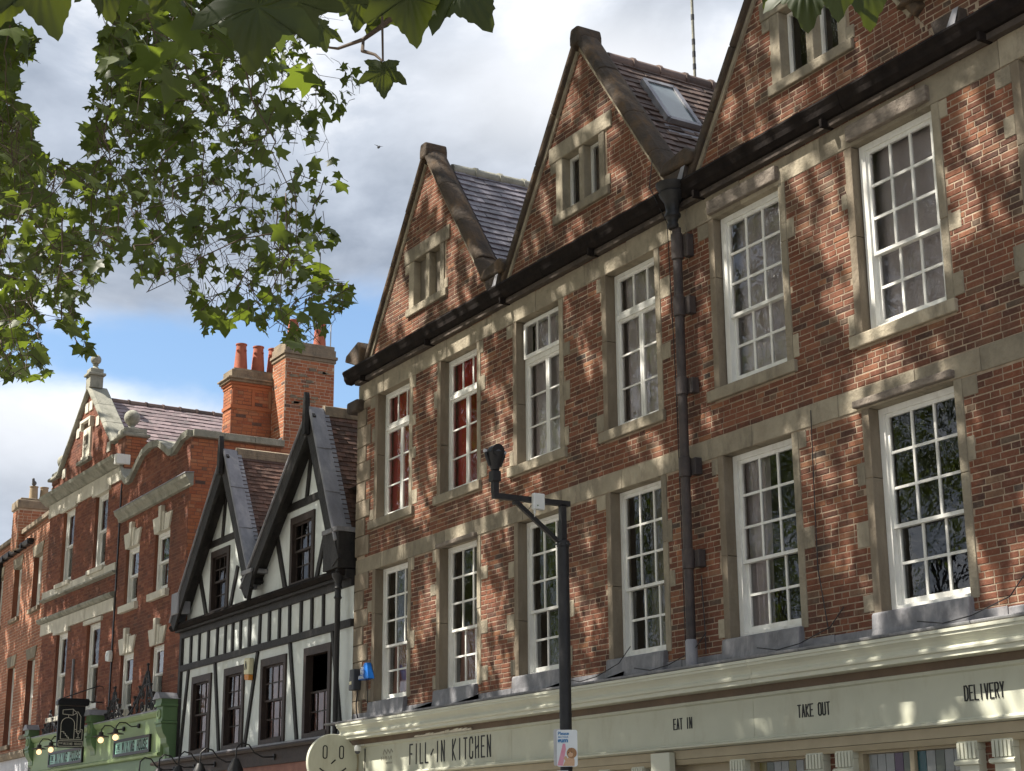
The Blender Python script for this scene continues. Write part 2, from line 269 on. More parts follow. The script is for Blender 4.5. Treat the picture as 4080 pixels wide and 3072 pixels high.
# ------------------------------------------------------------------ mesh helpers
BASE = {}
class MB:
    def __init__(s): s.v = []; s.f = []
    def add(s, vs, fs):
        o = len(s.v); s.v += [tuple(map(float, p)) for p in vs]; s.f += [tuple(i+o for i in f) for f in fs]; return s
    def box(s, x0, x1, y0, y1, z0, z1):
        return s.add([(x0, y0, z0), (x1, y0, z0), (x1, y1, z0), (x0, y1, z0), (x0, y0, z1), (x1, y0, z1), (x1, y1, z1), (x0, y1, z1)],
                     [(0, 3, 2, 1), (4, 5, 6, 7), (0, 1, 5, 4), (1, 2, 6, 5), (2, 3, 7, 6), (3, 0, 4, 7)])
    def prism(s, pts, y0, y1):                        # outline in x,z (counter-clockwise seen from -y), extruded along y
        n = len(pts)
        return s.add([(x, y0, z) for x, z in pts]+[(x, y1, z) for x, z in pts],
                     [tuple(range(n)), tuple(range(2*n-1, n-1, -1))]+[(i, i+n, (i+1) % n+n, (i+1) % n) for i in range(n)])
    def prismx(s, pts, x0, x1):                       # outline in y,z, extruded along x
        n = len(pts)
        return s.add([(x0, y, z) for y, z in pts]+[(x1, y, z) for y, z in pts],
                     [tuple(range(n)), tuple(range(2*n-1, n-1, -1))]+[(i, i+n, (i+1) % n+n, (i+1) % n) for i in range(n)])
    def sweep(s, sec, path_a, path_b, up, side):      # section (a,b) -> a*side+b*up, straight from path_a to path_b
        a = np.array(path_a, float); b = np.array(path_b, float); up = np.array(up, float); side = np.array(side, float); n = len(sec)
        v = [a+side*p+up*q for p, q in sec]+[b+side*p+up*q for p, q in sec]
        return s.add(v, [tuple(range(n)), tuple(range(2*n-1, n-1, -1))]+[(i, i+n, (i+1) % n+n, (i+1) % n) for i in range(n)])
    def bar(s, a, b, w, d, nrm=(0, -1, 0)):           # rectangular bar; d = thickness along nrm
        a = np.array(a, float); b = np.array(b, float); t = b-a; t /= np.linalg.norm(t); nrm = np.array(nrm, float)
        nrm = nrm-t*(nrm@t); nrm /= np.linalg.norm(nrm); sd_ = np.cross(t, nrm)
        return s.sweep([(-w/2, -d/2), (w/2, -d/2), (w/2, d/2), (-w/2, d/2)], a, b, nrm, sd_)
    def tube(s, pts, r, n=8, caps=True):
        pts = [np.array(p, float) for p in pts]; k = len(pts); rr = r if hasattr(r, '__len__') else [r]*k
        vs = []; fs = []; prev = None
        for i, p in enumerate(pts):
            t = pts[min(i+1, k-1)]-pts[max(i-1, 0)]; t /= max(np.linalg.norm(t), 1e-9)
            if prev is None:
                a = np.array([0, 0, 1.0]) if abs(t[2]) < 0.9 else np.array([1.0, 0, 0])
            else: a = prev
            e1 = a-t*(a@t); e1 /= max(np.linalg.norm(e1), 1e-9); e2 = np.cross(t, e1); prev = e1
            for j in range(n):
                th = 2*math.pi*j/n; vs.append(p+rr[i]*(math.cos(th)*e1+math.sin(th)*e2))
        for i in range(k-1):
            for j in range(n):
                fs.append((i*n+j, i*n+(j+1) % n, (i+1)*n+(j+1) % n, (i+1)*n+j))
        if caps: fs.append(tuple(range(n-1, -1, -1))); fs.append(tuple((k-1)*n+j for j in range(n)))
        return s.add(vs, fs)
    def lathe(s, prof, c, n=16, axis='z'):            # profile of (radius, height)
        vs = []; fs = []; k = len(prof)
        for r, h in prof:
            for j in range(n):
                th = 2*math.pi*j/n
                if axis == 'z': vs.append((c[0]+r*math.cos(th), c[1]+r*math.sin(th), c[2]+h))
                elif axis == 'y': vs.append((c[0]+r*math.cos(th), c[1]+h, c[2]+r*math.sin(th)))
                else: vs.append((c[0]+h, c[1]+r*math.cos(th), c[2]+r*math.sin(th)))
        for i in range(k-1):
            for j in range(n): fs.append((i*n+j, i*n+(j+1) % n, (i+1)*n+(j+1) % n, (i+1)*n+j))
        fs.append(tuple(range(n-1, -1, -1))); fs.append(tuple((k-1)*n+j for j in range(n)))
        return s.add(vs, fs)
    def ball(s, c, r, n=14, m_=9, sq=(1, 1, 1)):
        return s.lathe_pts([(r*math.sin(math.pi*i/(m_-1)), -r*math.cos(math.pi*i/(m_-1))) for i in range(m_)], c, n, sq)
    def lathe_pts(s, prof, c, n, sq):
        vs = []; fs = []
        for r, h in prof:
            for j in range(n):
                th = 2*math.pi*j/n; vs.append((c[0]+max(r, 1e-4)*math.cos(th)*sq[0], c[1]+max(r, 1e-4)*math.sin(th)*sq[1], c[2]+h*sq[2]))
        for i in range(len(prof)-1):
            for j in range(n): fs.append((i*n+j, i*n+(j+1) % n, (i+1)*n+(j+1) % n, (i+1)*n+j))
        return s.add(vs, fs)
    def build(s, name, mat, parent=None, smooth=False, bevel=0.0, fix=True):
        me = bpy.data.meshes.new(name); b = np.array(BASE.get(parent, (0, 0, 0)), float)
        me.from_pydata([tuple(np.array(v)-b) for v in s.v], [], s.f); me.materials.append(MATS[mat])
        if fix:
            bm = bmesh.new(); bm.from_mesh(me); bmesh.ops.recalc_face_normals(bm, faces=bm.faces); bm.to_mesh(me); bm.free()
        if smooth: me.polygons.foreach_set('use_smooth', [True]*len(me.polygons))
        o = bpy.data.objects.new(name, me); COL.objects.link(o)
        if parent is not None: o.parent = parent
        BASE[o] = tuple(b)
        if bevel:
            md = o.modifiers.new('bevel', 'BEVEL'); md.width = bevel; md.segments = 2; md.limit_method = 'ANGLE'
        if smooth and not bevel:
            try: me.set_sharp_from_angle(angle=R(40))
            except Exception: pass
        return o
def thing(name, label, cat, loc=(0, 0, 0), rz=0.0, group=None, local=False):
    o = bpy.data.objects.new(name, None); COL.objects.link(o); o.location = loc; o.rotation_euler = (0, 0, rz); o.empty_display_size = 0.2
    tag(o, label, cat, group); BASE[o] = (0, 0, 0) if local else tuple(loc)
    return o
def tag(o, label, cat, group=None):
    o['label'] = label; o['category'] = cat
    if group: o['group'] = group
    return o
def root_mesh(mb, name, mat, loc, label, cat, group=None, **k):      # a thing that is one mesh: origin at its base
    mb.v = [tuple(np.array(v)-np.array(loc)) for v in mb.v]
    o = mb.build(name, mat, None, **k); o.location = loc; BASE[o] = tuple(loc); return tag(o, label, cat, group)
def struct(o): o['kind'] = 'structure'; return o
def stuff(o): o['kind'] = 'stuff'; return o

# ---- pieces: bricks, tiles and slates. First the big ones one by one, the rest joined
# a record: (parent, centre/origin, U, V, Nrm, w, h, d)   local frame of its thing
BR_V = np.array([[-.5, -.5, 0], [.5, -.5, 0], [.5, .5, 0], [-.5, .5, 0], [-.5, -.5, 1], [.5, -.5, 1], [.5, .5, 1], [-.5, .5, 1]], float)
BR_F = [(4, 5, 6, 7), (0, 1, 5, 4), (1, 2, 6, 5), (2, 3, 7, 6), (3, 0, 4, 7)]
TL_V = np.array([[-.5, -.5, 0], [.5, -.5, 0], [.5, .5, 0], [-.5, .5, 0], [-.5, -.5, 1], [.5, -.5, 1], [.5, .5, .25], [-.5, .5, .25]], float)
UNIT = {}
def unit_mesh(kind, mat, k, inset):
    key = (kind, mat, k)
    if key not in UNIT:
        v = (BR_V if kind == 'brick' else TL_V).copy()
        rr = np.random.default_rng(k+3)
        if kind == 'brick': v[4:, 0] *= 1-inset[0]*2; v[4:, 1] *= 1-inset[1]*2
        v[4:, :2] += rr.uniform(-.014, .014, (4, 2)); v[4:, 2] += rr.uniform(-.15, .15, 4)
        me = bpy.data.meshes.new(kind); me.from_pydata(v.tolist(), [], BR_F); me.materials.append(MATS[mat]); UNIT[key] = me
    return UNIT[key]
def pieces(recs, kind, mat, root, nmax=300, name=None, rest_name='rest'):
    if not recs: return
    name = name or kind
    P = np.array([r[1] for r in recs], float); Wd = np.array([r[5] for r in recs]); Hd = np.array([r[6] for r in recs])
    rb = np.array(root.location); a = root.rotation_euler[2]; ca, sa = math.cos(a), math.sin(a)
    Pw = P.copy()
    if BASE[root] == (0, 0, 0):
        Pw = np.stack([P[:, 0]*ca-P[:, 1]*sa+rb[0], P[:, 0]*sa+P[:, 1]*ca+rb[1], P[:, 2]+rb[2]], 1)
    sx, sy, sz = project(Pw)
    U = np.array([r[2] for r in recs]); Nn = np.array([r[4] for r in recs])
    view = (Pw-CAM); view /= np.linalg.norm(view, axis=1)[:, None]
    face = np.clip(-(view*Nn).sum(1), 0.0, 1)
    size = Wd*Hd/sz**2*face
    ok = (sx > 5) & (sx < 4075) & (sy > 5) & (sy < 3067)
    order = np.argsort(-np.where(ok, size, 0)); chosen = set(order[:nmax].tolist())
    mats_by = {}
    for i, r in enumerate(recs):
        mt = r[8] if len(r) > 8 else mat
        if i in chosen:
            par, c, U_, V_, N_, w, h, d = r[:8]
            inset = (.004/max(w, .05), .006/max(h, .03))
            o = bpy.data.objects.new(name, unit_mesh(kind, mt, i % 12, inset)); COL.objects.link(o); o.parent = par
            b = np.array(BASE[par])
            mm = Matrix.Identity(4); cc = np.array(c)-b
            for q in range(3): mm[q][0] = U_[q]*w; mm[q][1] = V_[q]*h; mm[q][2] = N_[q]*d; mm[q][3] = cc[q]
            o.matrix_basis = mm
        else: mats_by.setdefault((r[0], mt), []).append(r)
    for (par, mt), rs in mats_by.items():
        n = len(rs); V = np.repeat((BR_V if kind == 'brick' else TL_V)[None], n, 0)
        w = np.array([r[5] for r in rs]); h = np.array([r[6] for r in rs]); d = np.array([r[7] for r in rs])
        V = V*np.stack([w, h, d], 1)[:, None, :]
        if kind == 'brick':
            V[:, 4:, 0] -= np.sign(V[:, 4:, 0])*.004; V[:, 4:, 1] -= np.sign(V[:, 4:, 1])*.0045
        V[:, 4:, :2] += rng.uniform(-.0025, .0025, (n, 4, 2)); V[:, 4:, 2] += rng.uniform(-.001, .001, (n, 4))
        c = np.array([r[1] for r in rs])-np.array(BASE[par]); U_ = np.array([r[2] for r in rs]); V_ = np.array([r[3] for r in rs]); N_ = np.array([r[4] for r in rs])
        Wv = c[:, None, :]+V[:, :, 0:1]*U_[:, None, :]+V[:, :, 1:2]*V_[:, None, :]+V[:, :, 2:3]*N_[:, None, :]
        F = (np.array(BR_F)[None]+(np.arange(n)*8)[:, None, None]).reshape(-1, 4)
        me = bpy.data.meshes.new(rest_name); me.from_pydata(Wv.reshape(-1, 3).tolist(), [], F.tolist()); me.materials.append(MATS[mt])
        o = bpy.data.objects.new(rest_name, me); COL.objects.link(o); o.parent = par; BASE[o] = BASE[par]; stuff(o)
def spans_minus(spans, holes):
    for a, b in holes:
        nx = []
        for s, e in spans:
            if b <= s or a >= e: nx.append((s, e)); continue
            if a > s: nx.append((s, a))
            if b < e: nx.append((b, e))
        spans = nx
    return spans
def brick_recs(par, O, U, N, u0, u1, v0, v1, holes=(), lim=None, ch=.0665, bl=.225, hd=.106, j=.0112, d=.005, mat=None, seed=1, stretch=.72, patch=None):
    O = np.array(O, float); U = np.array(U, float); N = np.array(N, float); V = np.array([0, 0, 1.0]); out = []
    rr = random.Random(seed); i = 0; v = v0
    while v+ch*.6 < v1:
        mid = v+ch/2; sp = [(u0, u1)] if lim is None else [lim(mid)]
        sp = [q for q in sp if q is not None and q[1]-q[0] > .04]
        sp = spans_minus(sp, [(a, b) for a, b, c, e in holes if c < mid < e])
        cur = u0-(.06 if i % 2 else .17)-rr.random()*.05
        hdr = (i % 4 == 2)
        while cur < u1:
            L = hd if (rr.random() > stretch or (hdr and rr.random() < .5)) else bl
            L *= rr.uniform(.95, 1.05); a, b = cur, cur+L; cur = b+j
            for s, e in sp:
                aa, bb = max(a, s+j*.5), min(b, e-j*.5)
                if bb-aa > .035:
                    uu = (aa+bb)/2; vv = mid+rr.uniform(-.0025, .0025)
                    r = (par, O+U*uu+V*vv+N*0.0, U, V, N, bb-aa, ch-j+rr.uniform(-.002, .002), d*rr.uniform(.6, 1.25))
                    out.append(r if mat is None else r+(mat,))
        i += 1; v += ch
    return out
def wall_quads(mb, O, U, u0, u1, v0, v1, holes=()):
    O = np.array(O, float); U = np.array(U, float); V = np.array([0, 0, 1.0])
    us = sorted({u0, u1, *[min(max(h[0], u0), u1) for h in holes], *[min(max(h[1], u0), u1) for h in holes]})
    vs = sorted({v0, v1, *[min(max(h[2], v0), v1) for h in holes], *[min(max(h[3], v0), v1) for h in holes]})
    for a, b in zip(us, us[1:]):
        for c, e in zip(vs, vs[1:]):
            um, vm = (a+b)/2, (c+e)/2
            if any(h[0] < um < h[1] and h[2] < vm < h[3] for h in holes): continue
            mb.add([O+U*a+V*c, O+U*b+V*c, O+U*b+V*e, O+U*a+V*e], [(0, 1, 2, 3)])
def tile_recs(par, top_a, down, along, length, run, ex, w, t, mat=None, seed=3, nrm=None, off=.5):
    """courses of tiles: top_a = upper near corner, down = unit vector down the slope, along = unit vector along the ridge"""
    rr = random.Random(seed); top_a = np.array(top_a, float); down = np.array(down, float); along = np.array(along, float)
    N = np.array(nrm, float); out = []; n = int(run/ex)
    for i in range(n):
        c0 = top_a+down*(ex*(i+.5)+.01); cur = -(w*off if i % 2 else 0)
        while cur < length:
            a, b = max(cur, 0), min(cur+w-.004, length); cur += w
            if b-a < .02: continue
            r = (par, c0+along*((a+b)/2)+down*rr.uniform(-.004, .004), along, -down, N, b-a, ex*1.22, t*rr.uniform(.8, 1.3))
            out.append(r if mat is None else r+(mat,))
    return out

# ------------------------------------------------------------------ stroke letters
GL = {'A': [[(0, 0), (.5, 1), (1, 0)], [(.2, .36), (.8, .36)]], 'C': [[(1, .72), (1, .9), (.75, 1), (.25, 1), (0, .9), (0, .1), (.25, 0), (.75, 0), (1, .1), (1, .3)]], 'D': [[(0, 0), (0, 1), (.6, 1), (1, .82), (1, .18), (.6, 0), (0, 0)]],
      'E': [[(1, 0), (0, 0), (0, 1), (1, 1)], [(0, .52), (.75, .52)]], 'F': [[(0, 0), (0, 1), (1, 1)], [(0, .52), (.75, .52)]], 'G': [[(1, .72), (1, .9), (.75, 1), (.25, 1), (0, .9), (0, .1), (.25, 0), (.75, 0), (1, .1), (1, .46), (.6, .46)]],
      'H': [[(0, 0), (0, 1)], [(1, 0), (1, 1)], [(0, .42), (1, .6)]], 'I': [[(.5, 0), (.5, 1)]], 'K': [[(0, 0), (0, 1)], [(1, 1), (0, .48), (1, 0)]], 'L': [[(0, 1), (0, 0), (1, 0)]], 'M': [[(0, 0), (0, 1), (.5, .35), (1, 1), (1, 0)]],
      'N': [[(0, 0), (0, 1), (1, 0), (1, 1)]], 'O': [[(.3, 0), (0, .1), (0, .9), (.3, 1), (.7, 1), (1, .9), (1, .1), (.7, 0), (.3, 0)]], 'P': [[(0, 0), (0, 1), (1, 1), (1, .5), (0, .5)]], 'R': [[(0, 0), (0, 1), (.7, 1), (1, .9), (1, .6), (.7, .5), (0, .5)], [(.5, .5), (1, 0)]],
      'S': [[(1, .75), (1, .9), (.7, 1), (.3, 1), (0, .9), (0, .62), (1, .4), (1, .1), (.7, 0), (.3, 0), (0, .1), (0, .26)]], 'T': [[(0, 1), (1, 1)], [(.5, 0), (.5, 1)]], 'U': [[(0, 1), (0, .1), (.3, 0), (.7, 0), (1, .1), (1, 1)]], 'V': [[(0, 1), (.5, 0), (1, 1)]],
      'X': [[(0, 0), (1, 1)], [(0, 1), (1, 0)]], 'Y': [[(0, 1), (.5, .5), (1, 1)], [(.5, .5), (.5, 0)]], '-': [[(.1, .38), (.9, .62)]], '1': [[(.1, .8), (.5, 1), (.5, 0)]], '9': [[(.2, 0), (.7, .05), (1, .5), (1, .85), (.7, 1), (.3, 1), (0, .85), (0, .62), (.3, .5), (.7, .5), (1, .62)]],
      '0': [[(.3, 0), (0, .15), (0, .85), (.3, 1), (.7, 1), (1, .85), (1, .15), (.7, 0), (.3, 0)]], 'B': [[(0, 0), (0, 1), (.8, 1), (1, .85), (1, .62), (.8, .52), (0, .52)], [(.8, .52), (1, .4), (1, .12), (.8, 0), (0, 0)]]}
def letters(text, parent, mat, o, ux, uz, nrm, width, h, lw, depth=.008, fill=.62, name='letter'):
    """text set from o over a total width; ux, uz = unit vectors of the line and of its height"""
    o = np.array(o, float); ux = np.array(ux, float); uz = np.array(uz, float); nrm = np.array(nrm, float)
    cell = width/max(len(text), 1)
    for i, ch in enumerate(text):
        if ch == ' ': continue
        mb = MB()
        for st in GL[ch]:
            for a, b in zip(st, st[1:]):
                A = o+ux*(cell*(i+(a[0]-.5)*fill+.5))+uz*h*a[1]; B = o+ux*(cell*(i+(b[0]-.5)*fill+.5))+uz*h*b[1]
                t = (B-A)/np.linalg.norm(B-A); mb.bar(A-t*lw*.45+nrm*depth/2, B+t*lw*.45+nrm*depth/2, lw, depth, nrm)
        mb.build(name, mat, parent, fix=True)

# ------------------------------------------------------------------ windows (part of a building; bars, sashes and panes are its sub-parts)
def grid_sash(win, x0, x1, z0, z1, y, cols, rows, st, bw, paint, dep=.035, glass='glass', rail=None, sill=None):
    rail = rail or st; sill = sill or st*1.3
    MB().box(x0, x0+st, y, y+dep, z0, z1).box(x1-st, x1, y, y+dep, z0, z1).box(x0+st, x1-st, y, y+dep, z1-rail, z1).box(x0+st, x1-st, y, y+dep, z0, z0+sill).build('sash', paint, win)
    X0, X1, Z0, Z1 = x0+st, x1-st, z0+sill, z1-rail; cw = (X1-X0)/cols; rh = (Z1-Z0)/rows
    for i in range(1, cols): MB().box(X0+cw*i-bw/2, X0+cw*i+bw/2, y+.004, y+dep-.006, Z0, Z1).build('glazing_bar', paint, win)
    for i in range(1, rows): MB().box(X0, X1, y+.006, y+dep-.008, Z0+rh*i-bw/2, Z0+rh*i+bw/2).build('glazing_bar', paint, win)
    for i in range(cols):
        for k in range(rows):
            t1, t2 = random.uniform(-.0025, .0025), random.uniform(-.0025, .0025); yy = y+dep*.55
            a, b, c, e = X0+cw*i+bw*.3, X0+cw*(i+1)-bw*.3, Z0+rh*k+bw*.3, Z0+rh*(k+1)-bw*.3
            mb = MB(); mb.add([(a, yy-t1-t2, c), (b, yy+t1-t2, c), (b, yy+t1+t2, e), (a, yy-t1+t2, e)], [(0, 1, 2, 3)]); mb.build('pane', glass, win, fix=False)
def window_frame(bld, x0, x1, z0, z1, y, fw, dep, paint, head=None, sill=None, name='window'):
    head = head or fw; sill = sill or fw
    return MB().box(x0, x0+fw, y, y+dep, z0, z1).box(x1-fw, x1, y, y+dep, z0, z1).box(x0+fw, x1-fw, y, y+dep, z1-head, z1).box(x0+fw, x1-fw, y-.01, y+dep, z0, z0+sill).build(name, paint, bld)
def sash_window(bld, x0, x1, z0, z1, y, paint='white_paint', fw=.055, cols=3, up=3, low=2, st=.042, bw=.026, glass='glass', name='window', meet=None):
    w = window_frame(bld, x0, x1, z0, z1, y, fw, .11, paint, head=fw*.8, sill=fw*.7, name=name)
    zm = meet or (z1-(z1-z0)*up/(up+low)*.985)
    grid_sash(w, x0+fw, x1-fw, zm-.02, z1-fw*.8, y+.022, cols, up, st, bw, paint, glass=glass, sill=st*.9)
    grid_sash(w, x0+fw, x1-fw, z0+fw*.7, zm+.02, y+.066, cols, low, st, bw, paint, glass=glass, rail=st*.9, sill=st*1.7)
    return w
def curtain(name, label, x0, x1, z0, z1, y, mat, waves=7, amp=.03, cat='curtain', group=None):
    mb = MB(); n = waves*6; vs = []
    for k, z in enumerate((z0, z0+(z1-z0)*.5, z1)):
        for i in range(n+1):
            t = i/n; vs.append((x0+(x1-x0)*t, y+amp*math.sin(t*waves*2*math.pi+k*.4)+amp*.5*math.sin(t*5.3+k), z))
    fs = []
    for k in range(2):
        for i in range(n): fs.append((k*(n+1)+i, k*(n+1)+i+1, (k+1)*(n+1)+i+1, (k+1)*(n+1)+i))
    mb.add(vs, fs)
    return root_mesh(mb, name, mat, ((x0+x1)/2, y, z0), label, cat, group, smooth=True, fix=False)

# ================================================================== the setting
struct(MB().add([(-400, -13.2, 0), (300, -13.2, 0), (300, 400, 0), (-400, 400, 0)], [(0, 1, 2, 3)]).build('ground', 'asphalt', fix=False))
struct(MB().add([(-400, -400, 0), (300, -400, 0), (300, -13.2, 0), (-400, -13.2, 0)], [(0, 1, 2, 3)]).build('square_ground', 'paving', fix=False))
pv = struct(MB().box(-60, 12, -3.6, 0.3, -.02, .12).build('pavement', 'paving'))
kb = struct(MB().box(-60, 12, -3.75, -3.604, -.02, .125).build('kerb', 'kerb_stone'))
struct(MB().add([(-60, -4.1, .004), (12, -4.1, .004), (12, -4.02, .004), (-60, -4.02, .004)], [(0, 1, 2, 3)]).add([(-60, -4.28, .004), (12, -4.28, .004), (12, -4.2, .004), (-60, -4.2, .004)], [(0, 1, 2, 3)]).build('road_marking', 'paint_yellow', fix=False))
struct(MB().box(-60, 12, -16.2, -9.0, -.02, .12).build('pavement_opposite', 'paving'))
struct(MB().box(-60, 12, -8.996, -8.86, -.02, .125).build('kerb_opposite', 'kerb_stone'))

# ================================================================== the large brick building with gables
B = thing('brick_building', 'long old brown brick building with three steep stone-coped gables above a cream shopfront', 'building', (-16, 0, 0))
WX = [(-23.57, -22.44), (-21.40, -20.28), (-19.14, -18.02), (-16.87, -15.78), (-14.56, -13.36), (-12.15, -10.96), (-9.80, -8.62)]
Z2, Z1 = (6.73, 8.83), (3.84, 5.93)
GC = [-21.87, -17.36, -12.83, -8.3]
TAN = 1.43; CS, SN = 1/math.hypot(1, TAN), TAN/math.hypot(1, TAN)
GA = 12.40
GW = [(-22.31, -21.42, 9.97, 10.75), (-17.85, -16.94, 10.05, 10.86), (-13.18, -12.22, 10.05, 10.92)]
XL, XR = -24.28, -6.6
opens = [(a, b, *z) for a, b in WX for z in (Z2, Z1)]
mb = MB(); wall_quads(mb, (0, 0, 0), (1, 0, 0), XL, XR, 2.4, 9.25, opens)
def gline(c, z): return (GA-z)/TAN
for i, c in enumerate(GC):
    if i < 3:
        a, b, z0, z1 = GW[i]
        f = lambda z: gline(c, z)
        zb = 9.2501
        for poly in ([(c-f(zb), zb), (c+f(zb), zb), (c+f(z0), z0), (c-f(z0), z0)], [(c-f(z0), z0), (a, z0), (a, z1), (c-f(z1), z1)], [(b, z0), (c+f(z0), z0), (c+f(z1), z1), (b, z1)], [(c-f(z1), z1), (c+f(z1), z1), (c, GA)]):
            mb.add([(x, 0, z) for x, z in poly], [tuple(range(len(poly)))])
    else: mb.add([(c-gline(c, 9.25), 0, 9.2501), (c+gline(c, 9.25), 0, 9.2501), (c, 0, GA)], [(0, 1, 2)])
mb.build('wall', 'mortar_old', B, fix=False)
MB().box(XL, XL+.3, .02, 9, 0, 9.4).build('side_wall', 'mortar_old', B)
MB().box(XR-.3, XR, .02, 9, 0, 9.4).build('side_wall', 'mortar_old', B)
MB().box(XL, XR, 8.7, 9, 0, 9.4).build('back_wall', 'mortar_old', B)
# bricks
recs = []
J = .105
hl = [(a-J, b+J, z[0]-.13, z[1]) for a, b in WX for z in (Z2,)]+[(a-J, b+J, 3.84, 5.93) for a, b in WX]
hl += [(XL, XR, 8.83, 9.13), (XL, XR, 5.93, 6.17), (XL-.1, XL+.30, 3.5, 9.1)]
recs += brick_recs(B, (0, 0, 0), (1, 0, 0), (0, -1, 0), XL+.02, XR, 3.58, 9.25, hl, seed=11)
for i, c in enumerate(GC):
    h = [(GW[i][0]-.17, GW[i][1]+.17, GW[i][2]-.12, GW[i][3]+.02)] if i < 3 else []
    recs += brick_recs(B, (0, 0, 0), (1, 0, 0), (0, -1, 0), c-2.2, c+2.2, 9.2505, GA-.05, h, lim=lambda v, c=c: (c-gline(c, v)+.02, c+gline(c, v)-.02), seed=20+i)
for (a, b) in ((-13.0, -12.72), (-10.98, -10.66), (-15.9, -15.7)):
    recs += brick_recs(B, (0, -.1, 0), (1, 0, 0), (0, -1, 0), a, b, 1.2, 2.62, seed=31)
    MB().box(a-.02, b+.02, -.1, -.004, .12, 2.62).build('pier', 'mortar_old', B)
recs += brick_recs(B, (0, 0, 0), (1, 0, 0), (0, -1, 0), -11.2, -9.9, 9.2505, 9.98, lim=lambda v: (-10.563-(v-9.16)/TAN+.0, -10.563+(v-9.16)/TAN), seed=37)
MB().add([(-10.563, -.0005, 9.15), (-9.98, -.0005, 10.0), (-11.14, -.0005, 10.0)], [(0, 1, 2)]).build('wall_patch', 'mortar_old', B, fix=False)
pieces(recs, 'brick', 'brick_old', B, 300, 'brick', 'brickwork')
# stone bands
def band(z0, z1, seed, dep=.262, skip=()):
    r = random.Random(seed); x = XL-.02
    while x < XR-.1:
        nx = min(x+r.uniform(.75, 1.5), XR)
        MB().box(x+.003, nx-.003, -.011-r.uniform(0, .005), dep, z0+r.uniform(-.006, .006), z1+r.uniform(-.008, .008)).build('band_stone', 'stone', B, bevel=.008)
        x = nx
band(8.83, 9.13, 3); band(5.93, 6.17, 4)
r = random.Random(9)
for k, (a, b) in enumerate(WX):
    for fl, (z0, z1) in enumerate((Z2, Z1)):
        for sgn, x in ((-1, a), (1, b)):
            xx = sorted((x, x+sgn*J))
            cut = z0+(z1-z0)*r.uniform(.35, .7)
            for za, zb in ((z0-.02, cut-.003), (cut+.003, z1-.004)):
                MB().box(xx[0], xx[1], -.009-r.uniform(0, .004), .26, za, zb).build('jamb_stone', 'stone_jamb' if sgn < 0 else 'stone', B, bevel=.006)  # left jambs take the browner stone, their shade put into the colour
            # toothed blocks
            for q, zt in enumerate((z0+.02, z0+.72, z0+1.34, z1-.2)):
                if r.random() < .38: continue
                h = r.uniform(.17, .27) if q < 3 else .19
                w = r.uniform(.09, .21)
                xo = sorted((x+sgn*(J+.002), x+sgn*(J+w)))
                zt += r.uniform(-.1, .1) if q in (1, 2) else 0
                MB().box(xo[0], xo[1], -.009-r.uniform(0, .004), .05, zt, zt+h).build('tooth_stone', 'stone', B, bevel=.008)
    e = r.uniform(.16, .24)
    MB().box(a-e, b+e*.8, -.055, .26, Z2[0]-.14, Z2[0]-.002).build('sill', 'stone', B, bevel=.012)
# weathered timber lintels
for a, b, z0, z1 in ((-14.60, -13.33, 8.875, 9.045), (-12.16, -10.96, 8.87, 9.045), (-12.32, -10.93, 5.95, 6.03), (-21.43, -20.26, 5.915, 5.98)):
    MB().box(a, b, -.075, .05, z0, z1).build('timber_lintel', 'timber_grey', B, bevel=.012)
# corner quoins
z = 3.6; k = 0
while z < 8.8:
    h = r.uniform(.26, .36); w = (.30, .47)[k % 2]
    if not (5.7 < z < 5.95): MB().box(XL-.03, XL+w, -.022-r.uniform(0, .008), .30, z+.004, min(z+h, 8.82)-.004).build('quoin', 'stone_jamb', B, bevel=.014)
    z += h; k += 1
MB().box(XL-.2, XL+.2, -.16, .3, 8.66, 8.86).build('corbel', 'stone_black', B, bevel=.04)
# gable windows: stone surrounds, mullions
for i, (a, b, z0, z1) in enumerate(GW):
    MB().box(a-.33, b+.31, -.03, .20, z1, z1+.24).build('gable_lintel', 'stone', B, bevel=.012)
    MB().box(a-.23, b+.23, -.05, .20, z0-.13, z0-.002).build('gable_sill', 'stone', B, bevel=.012)
    MB().box(a-.17, a, -.022, .20, z0, z1-.003).build('gable_jamb', 'stone', B, bevel=.01)
    MB().box(b, b+.13, -.022, .20, z0, z1-.003).build('gable_jamb', 'stone', B, bevel=.01)
    MB().box(a-.31, a-.172, -.02, .05, z1-.16, z1-.004).build('tooth_stone', 'stone', B, bevel=.01)
    MB().box(b+.132, b+.25, -.02, .05, z0+.0, z0+.16).build('tooth_stone', 'stone', B, bevel=.01)
    mx = (a+b)/2+.01
    MB().box(mx-.06, mx+.06, -.012, .20, z0, z1-.003).build('mullion', 'stone', B, bevel=.015)
    for xa, xb in ((a, mx-.06), (mx+.06, b)):
        if i == 0:
            MB().box(xa+.002, xb-.002, .105, .14, z0, z1-.004).build('blank_panel', 'blank_panel', B)
        else:
            w = window_frame(B, xa+.003, xb-.003, z0+.003, z1-.006, .11, .035, .06, 'white_paint')
            MB().add([(xa+.03, .14, z0+.03), (xb-.03, .14, z0+.03), (xb-.03, .14, z1-.04), (xa+.03, .14, z1-.04)], [(0, 1, 2, 3)]).build('pane', 'glass', w, fix=False)
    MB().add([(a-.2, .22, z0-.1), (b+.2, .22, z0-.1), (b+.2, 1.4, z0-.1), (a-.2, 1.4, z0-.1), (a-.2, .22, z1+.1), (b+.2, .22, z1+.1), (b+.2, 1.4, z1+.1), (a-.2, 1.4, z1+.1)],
             [(0, 3, 2, 1), (4, 5, 6, 7), (1, 2, 6, 5), (2, 3, 7, 6), (3, 0, 4, 7)]).build('room', 'room', B)
